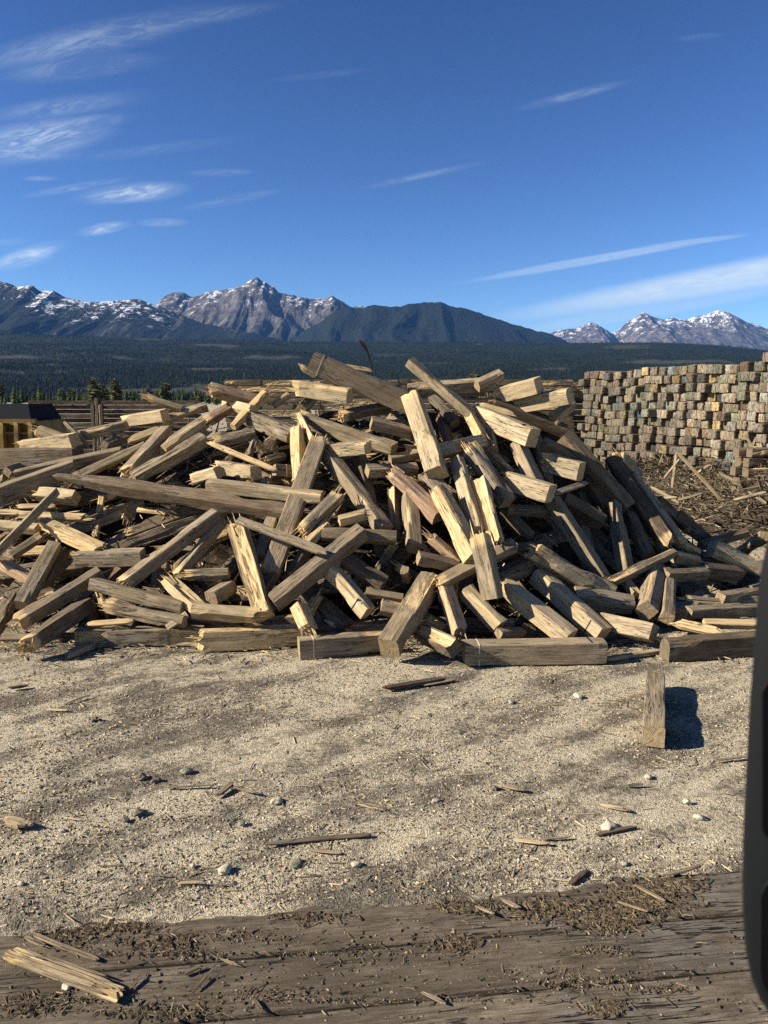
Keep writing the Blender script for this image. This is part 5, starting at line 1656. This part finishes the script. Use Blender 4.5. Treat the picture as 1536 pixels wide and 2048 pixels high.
stick(130, 1408, 180, 1392, 5, 'k', 'thin grey sliver above the pale one at left')
stick(360, 1768, 402, 1768, 8, 'p', 'small pale stick near the lower left of the yard')
stick(1085, 1680, 1140, 1676, 6, 'g', 'thin grey sliver in the right half of the yard')
DK = 'sticks lying on the planks'
stick(68, 1871, 196, 1923, 11, 'g', 'long pale stick above the splinter bundle on the planks', group=DK, z=.03)
stick(54, 1878, 88, 1894, 10, 'g', 'short pale stick left of the long one on the planks', group=DK, z=.03)
stick(52, 1905, 80, 1912, 8, 'g', 'short pale sliver above the splinter bundle', group=DK, z=.03)
stick(260, 1979, 282, 1956, 7, 'd', 'dark twig right of the splinter bundle', group=DK, z=.03)
stick(370, 1950, 394, 1940, 8, 'd', 'small dark chip on the second plank', group=DK, z=.03)
stick(390, 1982, 416, 1952, 6, 'd', 'thin dark twig on the second plank', group=DK, z=.03)
stick(508, 2000, 526, 2028, 8, 'd', 'dark twig across the gap between planks', group=DK, z=.03)
stick(846, 1988, 888, 2010, 8, 'k', 'grey brown splinter on the gap between planks', group=DK, z=.03)
stick(445, 1921, 472, 1933, 6, 'g', 'small pale splinter in the middle of the left planks', group=DK, z=.03)
stick(1274, 1774, 1328, 1804, 8, 'g', 'pale stick in the dark crumbs on the planks at right', group=DK, z=.04)
stick(1236, 1806, 1292, 1826, 6, 'g', 'thin pale stick below the one in the crumbs', group=DK, z=.04)
stick(1330, 1752, 1398, 1736, 9, 'g', 'pale stick along the plank edge at the right', group=DK, z=.04)
stick(1010, 1803, 1036, 1818, 12, 'k', 'pale flat chip on the first plank, centre', group=DK, z=.04, flat=.4)
stick(955, 1815, 986, 1830, 9, 'k', 'grey flat chip left of the pale one on the first plank', group=DK, z=.04, flat=.4)
# splinter bundle lower left: one torn slab with its strands
A, B = ground_pt(22, 1906, .05), ground_pt(236, 1986, .05)
bund = bpy.data.objects.new('splinter_bundle', None); COL.objects.link(bund); bund.location = (A + B) / 2
bund.location.z = .03
tag(bund, 'torn bundle of pale splinters lying on the planks at lower left', 'splinter bundle')
dirb = (B - A).normalized(); sideb = Vector((-dirb.y, dirb.x, 0)); Lb = (B - A).length
SEED[0] += 5
slab = link('slab', timber_mesh(Lb * .96, .075, .016, 'g', SEED[0], True, True, False, 0.0), bund)
slab.matrix_local = Matrix.Translation((0, 0, .016)) @ Matrix.Rotation(math.atan2(dirb.y, dirb.x), 4, 'Z')
for k in range(11):
    s0 = (k - 5) * .0078 + RNG.normal(0, .002)
    l1 = -Lb / 2 * RNG.uniform(.2, 1.0)
    l2 = Lb / 2 * RNG.uniform(.55, 1.02)
    SEED[0] += 5
    me = timber_mesh(l2 - l1, RNG.uniform(.004, .011), RNG.uniform(.004, .008), RNG.choice(['g', 'k', 'g', 'p']), SEED[0], True, True, True)
    o = link('strand', me, bund)
    mid = dirb * ((l1 + l2) / 2) + sideb * s0
    o.matrix_local = Matrix.Translation((mid.x, mid.y, .026 + RNG.uniform(0, .008))) @ Matrix.Rotation(math.atan2(dirb.y, dirb.x) + RNG.normal(0, .02), 4, 'Z') @ Matrix.Rotation(RNG.normal(0, .01), 4, 'Y')

def stone_mat(name, a, c2):
    m, t, b = new_mat(name)
    n = t.noise(t.add('ShaderNodeTexCoord').outputs['Object'], 40, 4, .6)
    t.l.new(t.mix(t.smooth(n, .3, .7), a, c2), b.inputs['Base Color'])
    b.inputs['Roughness'].default_value = .75
    bump(t, b, n, .4, .004)
    return m
SM = {'pale': stone_mat('pale_stone', (.34, .295, .21), (.50, .44, .33)), 'dark': stone_mat('dark_clod', (.07, .06, .044), (.16, .138, .10)), 'green': stone_mat('green_grey_stone', (.12, .12, .085), (.23, .23, .17)), 'grey': stone_mat('grey_stone', (.24, .215, .17), (.38, .34, .27))}
import bmesh
def stone(px, py, wpx, hpx, c, label, z=0.0, name='stone', rough=.26):
    g = ground_pt(px, py + hpx / 2, z)
    if c == 'dark':
        wpx, hpx, rough = wpx * .7, hpx * .7, .6
    r = wpx / F * g.y / 2 * 1.05
    hgt = hpx / F * g.y / 2 * 1.0
    bm = bmesh.new()
    bmesh.ops.create_icosphere(bm, subdivisions=3, radius=1.0)
    sd = int(px * 7 + py)
    for v in bm.verts:
        q = v.co
        k_ = 1 + (float(fbm(q.x * 1.6 + 5, q.y * 1.6 + 5, q.z * 1.6 + 5, seed=sd, oct=3)) - .5) * rough * 4
        v.co = Vector((q.x * r * k_, q.y * r * .8 * k_, max(q.z, -.5) * hgt * k_ * .9))
    me = bpy.data.meshes.new(name); bm.to_mesh(me); bm.free()
    me.materials.append(SM[c])
    me.polygons.foreach_set('use_smooth', np.full(len(me.polygons), True))
    o = link(name, me); o.location = (g.x, g.y + r * .6, z + hgt * .55 - .006); o.rotation_euler = (0, 0, sd)
    tag(o, label, 'clod' if c == 'dark' else 'stone', 'dark clods on the yard' if c == 'dark' else 'stones lying in the yard')
stone(1220, 1652, 36, 20, 'pale', 'biggest pale stone, right of centre in the yard')
stone(552, 1600, 26, 13, 'pale', 'flat pale stone left of the middle of the yard')
stone(447, 1738, 30, 18, 'pale', 'round pale stone near the planks, left of centre')
stone(590, 1727, 32, 12, 'green', 'flat greenish stone near the planks')
stone(712, 1727, 22, 14, 'pale', 'small white stone right of the greenish one')
stone(1158, 1390, 20, 12, 'pale', 'small pale stone before the long grey ground timber')
stone(1298, 1552, 18, 9, 'pale', 'small pale stone under the lone timber')
stone(1400, 1632, 22, 13, 'pale', 'pale stone near the mirror at right')
stone(1375, 1600, 14, 12, 'pale', 'small pale stone above the one near the mirror')
stone(990, 1570, 22, 18, 'dark', 'pointed dark clod in the middle right of the yard', rough=.25)
stone(872, 1600, 18, 8, 'grey', 'flat grey stone left of the pointed clod')
stone(1022, 1402, 12, 8, 'grey', 'tiny grey stone before the middle of the heap')
stone(188, 1434, 22, 16, 'dark', 'dark clod at the upper left of the yard', rough=.3)
stone(280, 1548, 34, 18, 'dark', 'largest crumbly dark clod at left', rough=.35)
stone(312, 1556, 26, 12, 'dark', 'crumbly clod right of the largest one', rough=.35)
stone(176, 1558, 12, 10, 'dark', 'tiny clod left of the largest crumbly one', rough=.3)
stone(276, 1622, 36, 15, 'dark', 'mossy dark clod at left below the crumbly ones', rough=.35)
stone(250, 1636, 26, 10, 'dark', 'flat dark clod beside the mossy one', rough=.35)
stone(372, 1540, 24, 12, 'green', 'greenish clod right of the crumbly dark ones')
stone(482, 1645, 18, 9, 'green', 'olive stone below the flat pale stone')
stone(384, 1728, 12, 8, 'pale', 'tiny white stone left of the round pale one')
stone(40, 1765, 14, 9, 'pale', 'tiny pale stone at the lower left of the yard')
stone(122, 1659, 16, 9, 'grey', 'small grey stone right of the white chunk')
stone(1250, 1725, 16, 8, 'grey', 'small grey stone near the planks at right')
stone(766, 1728, 8, 8, 'pale', 'tiny white stone beside the small white one')
stone(132, 1972, 24, 12, 'pale', 'white stone lying on the planks by the bundle', z=.03)

# ------------------------------------------------------------------ side mirror of the vehicle, close at the right
mm, t, b = new_mat('dark_plastic'); b.inputs['Base Color'].default_value = (0.006, 0.0075, 0.0085, 1); b.inputs['Roughness'].default_value = .65; b.inputs['Specular IOR Level'].default_value = .12
gm2, t, b = new_mat('black_recess'); b.inputs['Base Color'].default_value = (0.006, 0.006, 0.008, 1); b.inputs['Roughness'].default_value = .5
YM = .56
edge = [(1560, 1040), (1538, 1075), (1526, 1120), (1516, 1180), (1508, 1290), (1500, 1400), (1493, 1520), (1487, 1650), (1484, 1750), (1485, 1830), (1491, 1900), (1502, 1955), (1520, 2000), (1546, 2036), (1590, 2062), (1650, 2075)]
right = [(1730, 2070), (1790, 2045), (1830, 1990), (1845, 1900), (1846, 1600), (1846, 1300), (1840, 1120), (1815, 1050), (1750, 1015), (1640, 1010), (1590, 1020)]
poly = edge + right
def m3(p, Y): return at(p[0], p[1], Y)
cen = (sum(p[0] for p in poly) / len(poly), sum(p[1] for p in poly) / len(poly))
def shrink(ps, k): return [(cen[0] + (p[0] - cen[0]) * k, cen[1] + (p[1] - cen[1]) * (k + (1 - k) * .55)) for p in ps]
loops = [[m3(p, YM + .10) for p in shrink(poly, .80)], [m3(p, YM + .06) for p in shrink(poly, .97)], [m3(p, YM + .02) for p in poly], [m3(p, YM) for p in shrink(poly, .985)], [m3(p, YM - .004) for p in shrink(poly, .95)]]
V = [tuple(p) for lp in loops for p in lp]
npz = len(poly)
Fc = []
for r_ in range(len(loops) - 1):
    for q in range(npz):
        Fc.append((r_ * npz + q, (r_ + 1) * npz + q, (r_ + 1) * npz + (q + 1) % npz, r_ * npz + (q + 1) % npz))
Fc.append(tuple(range(npz)))
Fc.append(tuple(range(4 * npz, 5 * npz))[::-1])
mir = bpy.data.objects.new('vehicle_mirror', None); COL.objects.link(mir)
cm3 = m3(cen, YM + .04); mir.location = cm3
tag(mir, 'dark plastic vehicle mirror, blurred, at the right edge close to the camera', 'mirror')
def mchild(name, V, Fc, mat, smooth=True):
    me = mesh_from(name, [(v[0] - cm3.x, v[1] - cm3.y, v[2] - cm3.z) for v in V], Fc, [mat], smooth=smooth)
    return link(name, me, mir)
mchild('housing', V, Fc, mm)
def rrect(x0, y0, x1, y1, r, n=7):
    P_ = []
    for (cx, cy, a0) in ((x0 + r, y0 + r, 180), (x1 - r, y0 + r, 270), (x1 - r, y1 - r, 0), (x0 + r, y1 - r, 90)):
        for k in range(n):
            a = math.radians(a0 + 90 * k / (n - 1))
            P_.append((cx + r * math.cos(a), cy + r * math.sin(a)))
    return P_
for (x0, y0, x1, y1, r) in ((1527, 1360, 1815, 1682, 36), (1524, 1748, 1810, 2002, 60)):
    pr = rrect(x0, y0, x1, y1, r)
    Lp = [[m3(p, YM - .0045) for p in rrect(x0 - 5, y0 - 5, x1 + 5, y1 + 5, r)], [m3(p, YM - .008) for p in rrect(x0 - 3, y0 - 3, x1 + 3, y1 + 3, r)], [m3(p, YM - .0065) for p in pr]]
    V = [tuple(p) for lp in Lp for p in lp]; n3 = len(pr)
    Fc = [(r_ * n3 + q, r_ * n3 + (q + 1) % n3, (r_ + 1) * n3 + (q + 1) % n3, (r_ + 1) * n3 + q) for r_ in range(2) for q in range(n3)]
    rimo = mchild('rim', V, Fc, mm)
    mchild('mirror_glass', [tuple(m3(p, YM - .006)) for p in pr], [tuple(range(n3))], gm2, False)
